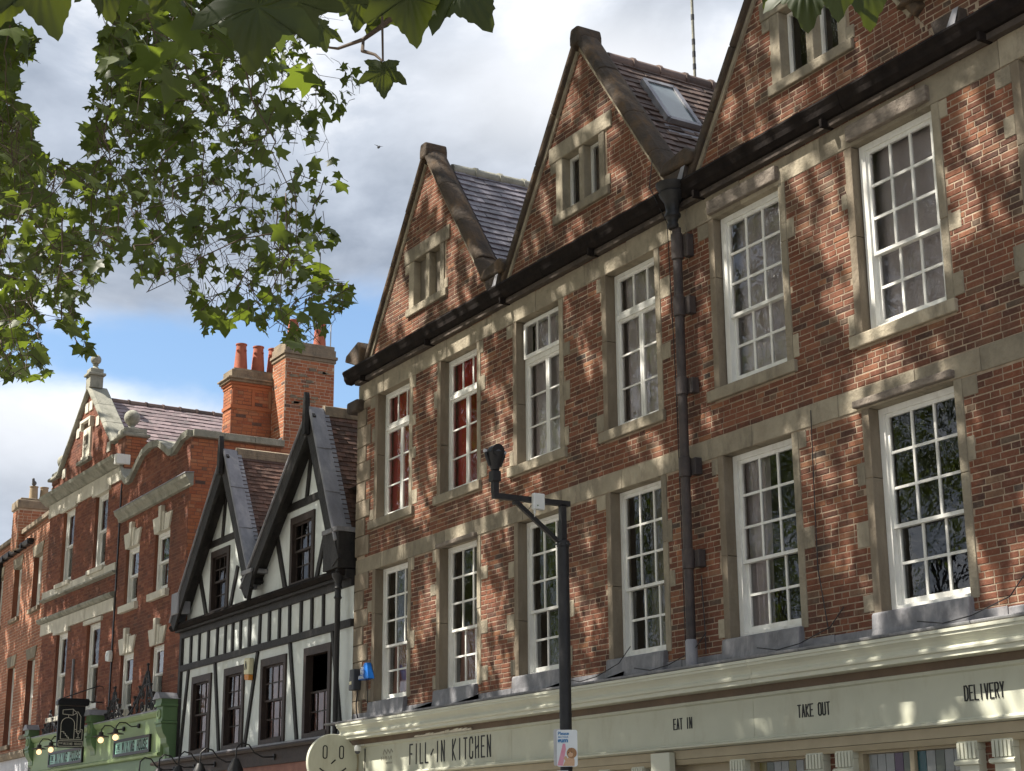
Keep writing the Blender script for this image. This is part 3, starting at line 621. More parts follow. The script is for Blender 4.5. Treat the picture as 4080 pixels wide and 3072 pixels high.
# copings
for i, c in enumerate(GC):
    for sgn in (-1, 1):
        L = 3.12 if (i, sgn) in ((2, 1), (3, -1)) else 3.70; n = 4; dn = np.array([sgn*CS, 0, -SN]); up = np.array([sgn*SN, 0, CS]); s0 = .02
        cuts = [s0]+[s0+(L-s0)*(k+r.uniform(-.12, .12))/n for k in range(1, n)]+[L]
        for k in range(n):
            th = r.uniform(-.012, .012)
            sec = [(-.085+th, 0), (-.10+th, .05), (-.07, .11+th), (0, .145+th), (.17, .15+th), (.26, .11), (.32, .04), (.32, 0)]
            a0 = np.array([c, 0, GA])+dn*(cuts[k]+.0005); b0 = np.array([c, 0, GA])+dn*(cuts[k+1]-.0005)
            MB().sweep(sec, a0, b0, up, (0, 1, 0)).build('coping_stone', 'stone_coping', B, bevel=.018)
        a0 = np.array([c, -.012, GA])+dn*.12-up*.03; b0 = np.array([c, -.012, GA])+dn*(L-.1)-up*.03
        MB().bar(a0, b0, .055, .045).build('mortar_fillet', 'stone', B)
    MB().prism([(c-.12, GA-.04), (c+.12, GA-.04), (c+.12, GA+.10), (c+.09, GA+.22), (c-.09, GA+.22), (c-.12, GA+.10)], -.11, .29).build('apex_stone', 'stone_coping', B, bevel=.03)
# kneeler at the left foot and stone troughs in the valleys
MB().prism([(-24.62, 9.62), (-24.15, 9.44), (-24.0, 9.44), (-24.0, 9.72), (-24.12, 9.86), (-24.58, 9.72)], -.14, .42).build('kneeler_stone', 'stone_coping', B, bevel=.02)
for k, vx in enumerate((-19.62, -15.10, -10.56)):
    up_z = .34 if k == 2 else 0
    MB().prism([(vx-.34-up_z, 9.66+up_z), (vx+.30+up_z, 9.62+up_z), (vx+.36+up_z, 9.74+up_z), (vx+.22, 9.86+up_z), (vx-.26, 9.80+up_z)], -.15, .36).build('valley_stone', 'stone_coping', B, bevel=.03)
    MB().prism([(vx-.14, 9.40), (vx+.16, 9.40), (vx+.2, 9.62), (vx-.2, 9.62)], -.13, -.015).build('outlet', 'stone_black', B, bevel=.01)
    MB().add([(vx+.02, -.16, 9.42), (vx+.14, -.16, 9.42), (vx+.2, -.14, 9.62), (vx+.12, -.14, 9.62)], [(0, 1, 2, 3)]).build('lead_lip', 'lead', B, fix=False)
# eaves gutter with brackets
sec = [(-.03, 9.42), (-.205, 9.42), (-.215, 9.39), (-.185, 9.33), (-.175, 9.27), (-.13, 9.21), (-.03, 9.20)]
for a, b in ((-24.55, -21.2), (-21.195, -18.2), (-18.195, -15.22), (-14.98, -12.1), (-12.095, -9.2), (-9.195, XR)):
    MB().prismx(sec, a, b).build('gutter', 'gutter_black', B)
for x in np.arange(-23.9, -7, 2.3):
    MB().box(x-.02, x+.02, -.19, -.02, 9.12, 9.21).build('gutter_bracket', 'gutter_black', B)
MB().box(XL, XR, -.10, -.016, 9.132, 9.198).build('eaves_course', 'stone_black', B)
# roofs
for i, c in enumerate(GC):
    rz = GA-.12
    MB().prism([(c-2.25, rz-2.25*TAN-.03), (c+2.25, rz-2.25*TAN-.03), (c, rz-.03)], .36, 8.9).build('roof', 'tile_brown', B)
roof_recs = []
for i, c in enumerate(GC[:3]):
    rz = GA-.12; nrm = (SN, 0, CS)
    roof_recs += tile_recs(B, (c+.02, .42, rz), (CS, 0, -SN), (0, 1, 0), 4.6 if i < 2 else 3, 3.75, .145, .21, .030, 'slate' if i == 0 else 'tile_brown', seed=40+i, nrm=nrm)
pieces(roof_recs, 'tile', 'slate', B, 300, 'roof_tile', 'roof_tiles')
for i, c in enumerate(GC[:3]):
    for k in range(10):
        y = .42+k*.46
        MB().tube([(c, y, GA-.15), (c, y+.452, GA-.15)], .115, 10).build('ridge_tile', 'tile_brown' if i else 'stone_grey', B, smooth=True)
        MB().tube([(c, y+.40, GA-.15), (c, y+.46, GA-.15)], .135, 10).build('ridge_roll', 'tile_brown' if i else 'stone_grey', B, smooth=True)
# skylight on the middle roof
c = GC[1]; rz = GA-.12
def on_slope(x, y, h): return np.array([x, y, rz-(x-c)*TAN])+np.array([SN, 0, CS])*h
x0, x1, y0, y1 = -17.02, -16.46, .76, 1.27
sk = MB()
for (xa, ya), (xb, yb) in (((x0, y0), (x1, y0)), ((x1, y0), (x1, y1)), ((x1, y1), (x0, y1)), ((x0, y1), (x0, y0))):
    sk.bar(on_slope(xa, ya, .06), on_slope(xb, yb, .06), .07, .12, (SN, 0, CS))
sk = sk.build('skylight', 'lead', B)
MB().add([on_slope(x0, y0, .10), on_slope(x1, y0, .10), on_slope(x1, y1, .10), on_slope(x0, y1, .10)], [(0, 1, 2, 3)]).build('pane', 'skylight_glass', sk, fix=False)
MB().add([on_slope(x1-.02, y0-.08, .035), on_slope(x1+.18, y0-.08, .035), on_slope(x1+.18, y1+.08, .035), on_slope(x1-.02, y1+.08, .035)], [(0, 1, 2, 3)]).build('lead_flashing', 'lead', sk, fix=False)
# downpipe with hopper
PX = -15.10
def pipe_part(nm, prof, mat='iron_old', y=-.15, x=PX): return MB().lathe(prof, (x, y, 0), 14).build(nm, mat, B, smooth=True)
pipe_part('hopper', [(.055, 8.84), (.07, 8.86), (.07, 8.90), (.06, 8.92), (.075, 8.98), (.10, 9.0), (.10, 9.03), (.085, 9.05), (.085, 9.12), (.10, 9.18), (.155, 9.26), (.165, 9.30), (.15, 9.32), (.19, 9.37), (.20, 9.42), (.17, 9.42), (.12, 9.3)], 'iron', y=-.2)
pipe_part('downpipe', [(.056, 3.62), (.056, 8.86)])
for z, h, pm in ((8.62, .34, 'iron_old'), (7.86, .26, 'iron_old'), (6.86, .22, 'iron_old'), (5.88, .24, 'iron_old'), (4.80, .24, 'iron_old')):
    pipe_part('pipe_socket', [(.058, z-h/2), (.072, z-h/2+.01), (.072, z+h/2-.01), (.06, z+h/2)], pm)
    MB().box(PX+.06, PX+.15, -.11, -.012, z-h*.42, z+h*.42).build('pipe_lug', pm, B, bevel=.008)
pipe_part('pipe_shoe', [(.062, 3.56), (.07, 3.60), (.068, 3.86), (.058, 3.88)], 'lead')
# thin cables on the face
def cable(pts, rr=.006): return MB().tube(pts, rr, 5).build('cable', 'iron', B, smooth=True)
cable([(-15.42, -.25, 9.85), (-15.45, -.28, 9.5), (-15.42, -.05, 9.05), (-15.38, -.03, 7), (-15.37, -.03, 5.2), (-15.36, -.04, 3.7)])
cable([(-13.0, -.03, 6.1), (-13.02, -.03, 5.2), (-13.03, -.03, 4.4), (-12.9, -.05, 3.75)])
cable([(-15.0, -.05, 4.6), (-14.98, -.04, 4.0), (-14.9, -.1, 3.7)])
for x in (-17.7, -16.2, -13.9, -11.5): cable([(x, -.18, 3.66), (x+.35, -.2, 3.60), (x+.7, -.19, 3.63), (x+1.15, -.16, 3.75), (x+1.25, -.05, 3.95)], .006)
# leadwork above the shop
x = XL
while x < XR-.3:
    nx = x+r.uniform(.9, 1.5)
    MB().prismx([(-.03, 3.57), (-.03, 3.69+r.uniform(-.01, .015)), (-.012, 3.69), (-.012, 3.5), (-.52, 3.5), (-.53, 3.53)], x+.004, nx-.004).build('lead_flashing', 'lead_dark', B, bevel=.012)
    x = nx
for a, b in WX:
    MB().prismx([(.25, 3.70), (.25, 3.845), (-.055, 3.835), (-.075, 3.82), (-.085, 3.66), (-.10, 3.60), (-.03, 3.60)], a-.08, b+.03).build('lead_sill', 'lead_dark', B, bevel=.012)
# windows of the main building
for k, (a, b) in enumerate(WX):
    if k < 4:
        z0, z1 = Z2; y = .135; fw = .05
        w = window_frame(B, a+.004, b-.004, z0, z1-.005, y, fw, .10, 'white_paint')
        zt = z1-.60
        MB().box(a+fw, b-fw, y-.01, y+.09, zt-.03, zt+.03).build('transom', 'white_paint', w)
        grid_sash(w, a+fw, b-fw, zt+.03, z1-fw, y+.02 if k != 2 else y-.05, 3, 1, .04, .024, 'white_paint')
        mxx = (a+b)/2
        grid_sash(w, a+fw, mxx-.003, z0+fw, zt-.03, y+.02, 1, 3, .04, .022, 'white_paint')
        grid_sash(w, mxx+.003, b-fw, z0+fw, zt-.03, y+.02, 1, 3, .04, .022, 'white_paint')
    else:
        sash_window(B, a+.02, b-.02, Z2[0], Z2[1]-.005 if k > 3 else Z2[1], .09, fw=.085, st=.042, bw=.03)
    sash_window(B, a+.004, b-.004, Z1[0], Z1[1]-.005, .135 if k < 4 else .125, fw=.05 if k < 4 else .08, st=.042, bw=.028)
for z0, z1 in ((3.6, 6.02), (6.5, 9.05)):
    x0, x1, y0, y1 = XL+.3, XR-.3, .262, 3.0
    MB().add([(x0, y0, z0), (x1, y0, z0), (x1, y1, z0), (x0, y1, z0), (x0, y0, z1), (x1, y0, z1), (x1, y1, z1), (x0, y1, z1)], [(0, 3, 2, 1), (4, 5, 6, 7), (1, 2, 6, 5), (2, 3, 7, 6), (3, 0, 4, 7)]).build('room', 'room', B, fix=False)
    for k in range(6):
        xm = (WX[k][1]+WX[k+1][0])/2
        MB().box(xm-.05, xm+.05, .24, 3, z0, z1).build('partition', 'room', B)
a, b = WX[0]; curtain('curtain', 'red curtain behind the leftmost upper window of the brick building', a-.05, b+.05, 6.6, 8.85, .275, 'curtain_red')
a, b = WX[1]; curtain('curtain', 'red curtain behind the second upper window from the left', a-.05, b+.05, 6.6, 8.85, .275, 'curtain_red', 6)
a, b = WX[2]; curtain('curtain', 'grey net curtain in the upper window with the tilted top light', a-.05, b+.05, 6.6, 8.85, .275, 'curtain_net', 6)
a, b = WX[3]; curtain('curtain', 'grey curtain in the upper window left of the tall drainpipe', a-.05, b+.05, 6.6, 8.85, .275, 'curtain_net', 5)
a, b = WX[4]; curtain('curtain', 'mauve grey blind in the upper window right of the drainpipe', a-.05, b+.05, 6.6, 8.9, .275, 'curtain_net', 3, .015)
a, b = WX[5]; curtain('curtain', 'mauve grey blind in the largest upper window at right', a-.05, b+.05, 6.6, 8.9, .275, 'curtain_net', 3, .015)
a, b = WX[4]; curtain('curtain', 'brown curtain at the left side of the lower window right of drainpipe', a, a+.45, 3.75, 5.95, .275, 'curtain_net', 4)
a, b = WX[1]; curtain('curtain', 'brown curtain low in the second lower window from the left', a+.1, b, 3.75, 4.75, .275, 'curtain_brown', 5)
a, b = WX[0]; curtain('curtain', 'brown curtain low in the leftmost lower window of the brick building', a+.1, b, 3.75, 4.7, .275, 'curtain_brown', 4)
a, b = WX[3]; curtain('curtain', 'dull beige curtain in the lower window left of the drainpipe', a+.1, b, 3.75, 5.95, .5, 'blank_panel', 4)
root_mesh(MB().ball((-18.65, .265, 6.98), .2, sq=(1, .08, 1.15)), 'cushion', 'fabric_pale', (-18.65, .265, 6.78), 'pale pillow propped on the sill behind the tilted upper window', 'cushion', smooth=True)
# mast on the roof
root = thing('mast', 'thin banded mast rising above the roof behind the middle gable', 'mast', (-17.45, 2.05, 12.2))
MB().tube([(-17.45, 2.05, 12.2), (-17.45, 2.05, 15.0)], .022, 8).build('pole', 'stone_grey', root)
for z in (12.55, 12.75, 12.95, 13.35, 13.9, 14.4): MB().tube([(-17.45, 2.05, z), (-17.45, 2.05, z+.09)], .026, 8).build('band', 'iron', root)

# ================================================================== cream shopfront
S = thing('shopfront', 'cream painted timber shopfront with moulded cornice and black lettering under the brick building', 'shopfront', (-15, -.3, 0))
SX0, SX1 = -23.72, XR
FY = -.27
for a, b in ((SX0, -18.9), (-18.895, -17.62), (-17.615, -13.9), (-13.895, -9.7), (-9.695, SX1)): MB().box(a, b, FY, -.02, 2.66, 3.165).build('fascia_board', 'cream_paint', S)
for a, b in ((SX0, -18.02), (-18.015, -13.62), (-13.615, -9.2), (-9.195, SX1)):
    MB().prismx([(-.02, 3.245), (-.50, 3.245), (-.50, 3.285), (-.525, 3.295), (-.53, 3.315), (-.525, 3.33), (-.50, 3.34), (-.50, 3.36), (-.515, 3.39), (-.545, 3.42), (-.56, 3.425), (-.56, 3.45), (-.575, 3.455), (-.575, 3.485), (-.02, 3.485)], a, b).build('cornice', 'cream_light', S)
    MB().box(a, b, -.515, -.02, 3.4852, 3.498).build('cornice_top', 'brown_paint', S)
MB().box(SX0, SX1, -.31, -.02, 3.167, 3.243).build('frieze', 'brown_paint', S)
MB().prismx([(FY, 3.12), (FY-.03, 3.135), (FY-.03, 3.166), (FY, 3.166)], SX0, SX1).build('moulding', 'cream_paint', S)
MB().prismx([(FY-.001, 2.662), (FY-.055, 2.672), (FY-.06, 2.69), (FY-.03, 2.70), (FY-.02, 2.715), (FY-.001, 2.715)], SX0, SX1).build('moulding', 'cream_light', S)
MB().box(SX0, SX1, -.23, -.02, 2.56, 2.655).build('architrave', 'cream_shaded', S)
MB().prismx([(-.23, 2.555), (-.20, 2.50), (-.02, 2.50), (-.02, 2.555)], SX0, SX1).build('moulding', 'cream_shaded', S)
UX, UZ, NF = (1, 0, 0), (0, 0, 1), (0, -1, 0)
letters('FILL-IN KITCHEN', S, 'letter_black', (-21.83, FY, 2.80), UX, UZ, NF, 2.42, .275, .020, fill=.5)
letters('EAT IN', S, 'letter_black', (-15.33, FY, 2.885), UX, UZ, NF, .36, .115, .011)
letters('TAKE OUT', S, 'letter_black', (-13.19, FY, 2.875), UX, UZ, NF, .50, .12, .011)
letters('DELIVERY', S, 'letter_black', (-10.89, FY, 2.865), UX, UZ, NF, .49, .13, .011)
# faint worn logo at the left end
lg = MB()
for q in range(3): lg.bar((-22.66+q*.11, FY-.003, 2.98), (-22.62+q*.11, FY-.003, 3.05), .012, .006)
for q in range(3): lg.bar((-22.62+q*.11, FY-.003, 3.05), (-22.56+q*.11, FY-.003, 3.0), .012, .006)
lg.build('worn_emblem', 'letter_grey', S)
lg = MB()          # two rows of worn, unreadable strokes under it
for q in range(7): lg.bar((-22.72+q*.055, FY-.003, 2.90), (-22.71+q*.055+.012*(q % 3), FY-.003, 2.95), .010, .005)
for q in range(7): lg.bar((-22.55+q*.03, FY-.003, 2.838), (-22.55+q*.03, FY-.003, 2.864), .007, .005)
stuff(lg.build('worn_lettering', 'letter_grey', S))
# peeling strip of paint over the lettering
ps = MB()
q = -21.55
while q < -19.9:
    w = random.uniform(.08, .2); h = random.uniform(.02, .05)
    ps.prism([(q, 3.168), (q+w, 3.168), (q+w*.9, 3.168+h), (q+.02, 3.168+h*.8)], -.332, -.312); q += w*.9
ps.build('peeling_paint', 'stone_pale', S)
# pilasters and windows with coloured leaded lights
def pilaster(x, w, y=-.20):
    MB().box(x, x+w, y, -.02, .12, 2.44).build('pilaster', 'cream_light', S, bevel=.006)
    MB().prismx([(y+.001, 2.30), (y-.035, 2.31), (y-.04, 2.335), (y-.02, 2.35), (y+.001, 2.35)], x-.03, x+w+.03).build('astragal', 'cream_light', S)
    mb = MB(); n = 5; fw = w/n
    for i in range(n): mb.box(x+fw*i+fw*.18, x+fw*i+fw*.82, y-.03, y-.001, 2.36, 2.50)
    mb.box(x-.005, x+w+.005, y-.008, y+.1, 2.4405, 2.52).build('capital', 'cream_light', S)
PIL = [-19.72, -17.6, -16.25, -14.40, -13.16, -12.72, -11.08, -10.66]
for x in PIL: pilaster(x, .235)
for x in (-16.95, -18.9, -20.9, -22.4): pilaster(x, .22)
MB().box(-15.72, -15.36, -.32, -.24, .12, 2.64).build('panel', 'cream_light', S, bevel=.005)
rr = random.Random(5)
for (a, b, div) in ((-14.1, -13.2, 1), (-12.42, -11.1, 2), (-17.3, -16.3, 2), (-19.4, -18.95, 1), (-10.35, -9.0, 2)):
    fr = MB().box(a-.1, a, -.13, -.03, .6, 2.50).box(b, b+.06, -.13, -.03, .6, 2.50).box(a, b, -.13, -.03, 2.475, 2.50).box(a, b, -.13, -.03, 2.0, 2.06)
    fr = fr.build('shop_window', 'cream_shaded', S)
    wv = (b-a)/div
    for q in range(div):
        if q: MB().box(a+wv*q-.03, a+wv*q+.03, -.12, -.03, 2.06, 2.475).build('mullion', 'cream_shaded', fr)
        n = max(3, int(round(wv/.13)))
        for i in range(n):
            for k in range(2):
                cw = (wv-.07)/n; x = a+wv*q+.035+cw*i
                MB().box(x+.004, x+cw-.004, -.085, -.075, 2.066+.205*k, 2.066+.205*k+.197).build('leaded_pane', 'leaded_%d' % rr.choice([0, 0, 1, 1, 1, 2, 3, 4, 5]), fr)
    MB().box(a, b, -.08, -.07, .6, 2.0).build('shop_pane', 'leaded_0', fr)
MB().box(SX0+.1, SX1, -.06, -.03, .12, 2.5).build('stallboard', 'cream_shaded', S)
MB().box(SX0-.02, SX0+.22, -.28, -.02, .12, 2.66).build('end_post', 'cream_paint', S)

# ================================================================== black and white timber-framed house
T = thing('timber_framed_house', 'black and white timber-framed house with two steep pointed gables', 'house', (-28.6, 0, 0))
TX0, TX1 = -32.50, -24.36
LW = [(-31.75, -30.69), (-30.0, -28.98), (-28.18, -27.04), (-26.26, -25.16)]
UW = [(-30.96, -29.99), (-27.0, -25.98)]
mb = MB(); wall_quads(mb, (0, 0, 0), (1, 0, 0), TX0, TX1, 3.3, 6.0, [(a, b, 3.42, 4.94) for a, b in LW])
# gable outlines on the barge plane
GL_ = [((-32.02, 6.55), (-29.80, 9.16), (-28.30, 6.55)), ((-28.30, 6.55), (-25.70, 9.06), (-24.52, 6.55))]
for (l, a, r_), (wa, wb) in zip(GL_, UW):
    z0, z1 = 6.07, 7.33
    def xl(z, l=l, a=a): return l[0]+(a[0]-l[0])*(z-l[1])/(a[1]-l[1])
    def xr(z, r_=r_, a=a): return r_[0]+(a[0]-r_[0])*(z-r_[1])/(a[1]-r_[1])
    za = 8.98
    L0, R0 = l[0]-.25 if l[0] < -30 else l[0], min(r_[0], TX1)
    mb.add([(L0, 0, 6.0), (wa, 0, 6.0), (wa, 0, z1), (max(xl(z1), L0), 0, z1), (L0, 0, 6.5)], [(0, 1, 2, 3, 4)])
    mb.add([(wb, 0, 6.0), (R0, 0, 6.0), (R0, 0, 6.55), (xr(z1), 0, z1), (wb, 0, z1)], [(0, 1, 2, 3, 4)])
    mb.add([(wa, 0, 6.0), (wb, 0, 6.0), (wb, 0, z0), (wa, 0, z0)], [(0, 1, 2, 3)])
    mb.add([(xl(z1), 0, z1), (xr(z1), 0, z1), (xr(za), 0, za), (xl(za), 0, za)], [(0, 1, 2, 3)])
mb.build('wall', 'plaster', T, fix=False)
def timber(nm, a, b, w, d=.05, y=-.012, mat='timber_black'): return MB().bar((a[0], y, a[1]), (b[0], y, b[1]), w, d).build(nm, mat, T, bevel=.006)
timber('eave_beam', (TX0-.05, 5.975), (TX1+.0, 5.965), .15, .16, -.07)
MB().prismx([(-.15, 6.045), (-.23, 6.05), (-.25, 6.0), (-.20, 5.94), (-.15, 5.94)], TX0-.15, TX1-.05).build('gutter', 'gutter_black', T)
timber('rail', (TX0, 5.835), (TX1, 5.835), .12, .07, -.022)
timber('rail', (TX0, 5.17), (TX1, 5.17), .125, .07, -.022)
timber('sill_beam', (TX0, 3.36), (TX1, 3.36), .09, .07, -.022)
for x in (-32.40, -31.91, -31.44, -30.94, -30.47, -30.03, -29.65, -29.25, -28.80, -28.32, -27.86, -27.40, -26.94, -26.45, -25.99, -25.51, -24.98):
    timber('stud', (x, 5.24), (x+random.uniform(-.015, .015), 5.78), .085+random.uniform(-.012, .012))
for a, b in (((-32.0, 5.11), (-32.30, 3.40)), ((-30.53, 5.11), (-30.14, 3.40)), ((-28.37, 5.11), (-28.87, 3.40)), ((-26.9, 5.11), (-26.49, 3.40)), ((-25.13, 5.11), (-24.72, 3.40))):
    timber('brace', a, b, .10)
timber('corner_post', (-32.44, 3.35), (-32.44, 5.9), .12, .06, -.028)
timber('collar_beam', (-31.25, 7.49), (-29.0, 7.49), .13); timber('collar_beam', (-27.35, 7.53), (-25.1, 7.55), .14)
timber('king_post', (-30.40, 7.55), (-30.28, 8.55), .10); timber('king_post', (-26.34, 7.60), (-26.15, 8.60), .11)
timber('brace', (-31.66, 7.1), (-31.10, 6.05), .12); timber('brace', (-29.52, 6.85), (-29.88, 6.05), .11)
timber('brace', (-27.66, 7.15), (-27.17, 6.05), .13); timber('brace', (-25.50, 6.85), (-25.86, 6.05), .12)
timber('post', (-28.9, 6.05), (-28.9, 6.6), .12)
# windows: dark frames
def dark_window(a, b, z0, z1, fw=.105, cols=3, up=2, low=2, open_top=False):
    w = window_frame(T, a, b, z0, z1, -.035, fw, .14, 'timber_brown', head=fw*1.3, sill=fw*.8)
    zm = z0+(z1-z0)*.5
    if not open_top: grid_sash(w, a+fw, b-fw, zm-.015, z1-fw*1.3, .02, cols, up, .03, .022, 'timber_brown', dep=.03, glass='glass_old')
    grid_sash(w, a+fw, b-fw, z0+fw*.8, zm+.015, .055, cols, low, .03, .022, 'timber_brown', dep=.03, glass='glass_old')
    return w
for i, (a, b) in enumerate(LW): dark_window(a, b, 3.42, 4.94, open_top=(i == 3))
for a, b in UW: dark_window(a, b, 6.07, 7.33, .10)
for z0, z1, k in ((3.35, 5.05, 0), (6.0, 7.5, 1)):
    x0, x1, y0, y1 = TX0+.1, TX1-.1, .12, 2.5
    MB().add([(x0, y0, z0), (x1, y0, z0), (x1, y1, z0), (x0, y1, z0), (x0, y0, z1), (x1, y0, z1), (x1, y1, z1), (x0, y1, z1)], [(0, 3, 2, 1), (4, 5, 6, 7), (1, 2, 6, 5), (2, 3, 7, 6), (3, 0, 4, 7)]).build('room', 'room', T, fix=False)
for i, (a, b) in enumerate(LW):
    curtain('curtain', ['reddish brown curtain in the timber-framed house window nearest the green shopfront', 'dull brown curtain in the window left of the yellow alarm box', 'reddish brown curtain in the window right of the yellow alarm box', 'brown curtain in the lower half of the half-open window'][i], a+.05, b-.05, 3.4, 4.95 if i < 3 else 4.2, .145, 'curtain_brown', 6, .015)
# roofs: barge boards, lead verges, tiles
trec = []
for gi, (l, a, r_) in enumerate(GL_):
    BY = -.30
    for sgn, f in ((-1, l), (1, r_)):
        d = np.array([f[0]-a[0], f[1]-a[1]]); ln = np.hypot(*d); d = d/ln; nrm = np.array([-d[1], d[0]])*(1 if sgn > 0 else -1)   # outward normal
        if nrm[1] < 0: nrm = -nrm
        A = np.array([a[0], BY, a[1]]); D3 = np.array([d[0], 0, d[1]]); N3 = np.array([nrm[0], 0, nrm[1]])
        ext = .62 if (gi == 0 and sgn < 0) else (.42 if sgn < 0 else .38)
        ff = A+D3*(ln+ext)
        MB().sweep([(0, -.27), (.06, -.27), (.06, 0), (0, 0)], A+N3*.0, ff, N3, (0, 1, 0)).build('barge_board', 'timber_black', T, bevel=.006)
        MB().sweep([(.06, -.10), (.34, -.10), (.34, -.03), (.06, -.03)], A, A+D3*(ln+ext*.5), N3, (0, 1, 0)).build('soffit', 'timber_black', T)
        MB().sweep([(-.03, 0.002), (.25, .002), (.25, .05), (.0, .06), (-.03, .05)] if sgn > 0 else [(-.03, 0.002), (.3, .002), (.3, .035), (-.03, .035)], A+D3*.02, A+D3*(ln+.05 if sgn > 0 else ln+ext), N3, (0, 1, 0)).build('lead_verge', 'lead', T, bevel=.01)
        # deck
        MB().sweep([(.34, -.12), (7, -.12), (7, 0), (.34, 0)], A, A+D3*(ln+.1), N3, (0, 1, 0)).build('roof_slope', 'tile_clay', T)
        if sgn > 0:
            trec += tile_recs(T, A+np.array([0, .27, 0])+N3*.002+D3*.03, D3, (0, 1, 0), 4.2, ln+.05, .098, .165, .021, None, seed=60+gi, nrm=N3)
            for q in range(int(ln/.098)):
                p = A+D3*(.06+.098*q)+N3*.03+np.array([0, .22, 0]); MB().bar(p, p+np.array([0, .12, 0]), .075, .012, N3).build('lead_soaker', 'lead', T)
            for q in (1, 2):
                p = A+D3*(ln*q/3)+N3*.06; MB().bar(p+np.array([0, -.03, 0]), p+np.array([0, .25, 0]), .012, .012, N3).build('lead_roll', 'lead_dark', T)
    for k in range(9):
        y = -.03+k*.4
        MB().prism([(a[0]-.13, a[1]-.10), (a[0]+.10, a[1]-.14), (a[0]+.07, a[1]+.04), (a[0]-.03, a[1]+.08), (a[0]-.1, a[1]+.02)], y, y+.394).build('ridge_tile', 'stone_chim', T)
    # finial board
    MB().prism([(a[0]-.085, a[1]-.50), (a[0]+.055, a[1]-.50), (a[0]+.06, a[1]-.1), (a[0]+.04, a[1]+.16), (a[0]+.01, a[1]+.27), (a[0]-.03, a[1]+.27), (a[0]-.055, a[1]+.14), (a[0]-.07, a[1]-.1)], -.40, -.305).build('finial', 'timber_black', T, bevel=.01)
pieces(trec, 'tile', 'tile_clay', T, 300, 'roof_tile', 'roof_tiles')
MB().box(-28.55, -28.05, -.34, .1, 6.50, 6.58).build('valley_lead', 'lead_dark', T, bevel=.01)
MB().prism([(-28.62, 6.45), (-28.25, 6.02), (-28.02, 6.52)], -.315, -.24).build('valley_board', 'timber_black', T)
MB().box(-32.35, -31.95, -.33, -.05, 6.22, 6.66).build('lead_foot', 'lead', T, bevel=.02)
MB().box(-25.0, -24.40, -.285, .12, 6.06, 6.66).build('box_gutter', 'timber_black', T, bevel=.008)
MB().box(-24.98, -24.37, -.33, .14, 6.662, 6.74).build('box_capping', 'lead_dark', T, bevel=.01)
pp = MB().lathe([(.045, 3.4), (.045, 5.55), (.07, 5.58), (.05, 5.62), (.05, 5.72), (.075, 5.74), (.055, 5.78), (.06, 5.85), (.10, 5.92), (.11, 5.98), (.05, 5.98), (.045, 6.08)], (-24.55, -.2, 0), 12).build('downpipe', 'iron', T, smooth=True)
# bar front below
MB().box(TX0-.2, TX1, -.34, -.03, 3.02, 3.26).build('shop_fascia', 'timber_brown', T)
MB().prismx([(-.03, 3.26), (-.45, 3.26), (-.47, 3.30), (-.42, 3.335), (-.03, 3.36)], TX0-.25, TX1+.3).build('shop_cornice', 'timber_brown', T)
x = TX0
while x < TX1:
    w = random.uniform(.5, .95); MB().tube([(x, -.36, 3.352), (min(x+w, TX1+.3), -.36, 3.352)], .022, 6).build('lead_roll', 'lead', T); x += w+.01
MB().box(TX0-.1, TX1, -.30, -.03, 2.55, 3.018).build('shop_panel', 'curtain_brown', T)
MB().box(TX0-.1, TX1, -.2, -.03, .12, 2.548).build('shop_front', 'timber_brown', T)
BWL = ['swan-neck wall lamp at the left end of the timber-framed house front', 'swan-neck wall lamp, second from the left on the dark fascia', 'swan-neck wall lamp, third from the left on the dark fascia', 'swan-neck wall lamp, fourth from the left on the dark fascia', 'swan-neck wall lamp with a round shade nearest the round face sign']
for i, x in enumerate((-31.65, -30.52, -29.45, -28.35, -26.65)):
    t = thing('wall_lamp', BWL[i], 'lamp', (x, -.34, 3.14), group='black swan-neck lamps on the dark fascia')
    MB().lathe([(.05, -.03), (.05, 0)], (x, -.34, 3.14), 10, 'y').build('wall_plate', 'iron', t)
    MB().tube([(x, -.36, 3.14), (x-.02, -.55, 3.13), (x-.03, -.70, 3.2), (x-.03, -.80, 3.33), (x-.03, -.93, 3.36), (x-.03, -1.02, 3.28), (x-.03, -1.03, 3.1)], .014, 7).build('neck', 'iron', t, smooth=True)
    MB().lathe([(.05, .12), (.06, .10), (.10, .02), (.13, -.06), (.135, -.12), (.12, -.13)], (x-.03, -1.03, 2.98), 14).build('lamp_shade', 'iron', t, smooth=True)

# ================================================================== red brick house with ogee parapet (right part)
H2 = thing('brick_house', 'red brick house with wavy stone parapet, keystones and tall chimneys', 'house', (-34.8, 0, 0))
HX0, HX1 = -37.15, -32.52
W2 = [(-36.52, -35.60, 6.95, 8.25), (-34.53, -33.58, 6.97, 8.27), (-36.50, -35.60, 4.60, 5.85), (-34.45, -33.60, 4.60, 5.83)]
OG = [(-37.15, 10.22), (-36.95, 9.97), (-36.67, 9.80), (-36.36, 9.81), (-36.04, 10.00), (-35.59, 10.24), (-35.05, 10.32), (-34.49, 10.25), (-34.08, 10.06), (-33.70, 9.86), (-33.40, 9.85), (-33.11, 9.96), (-32.90, 10.04), (-32.52, 10.05)]
def og(x):
    for (xa, za), (xb, zb) in zip(OG, OG[1:]):
        if xa <= x <= xb: return za+(zb-za)*(x-xa)/(xb-xa)
    return 10.0
mb = MB(); wall_quads(mb, (0, 0, 0), (1, 0, 0), HX0, HX1, 3.3, 9.7, W2)
for (xa, za), (xb, zb) in zip(OG, OG[1:]): mb.add([(xa, 0, 9.7001), (xb, 0, 9.7001), (xb, 0, zb), (xa, 0, za)], [(0, 1, 2, 3)])
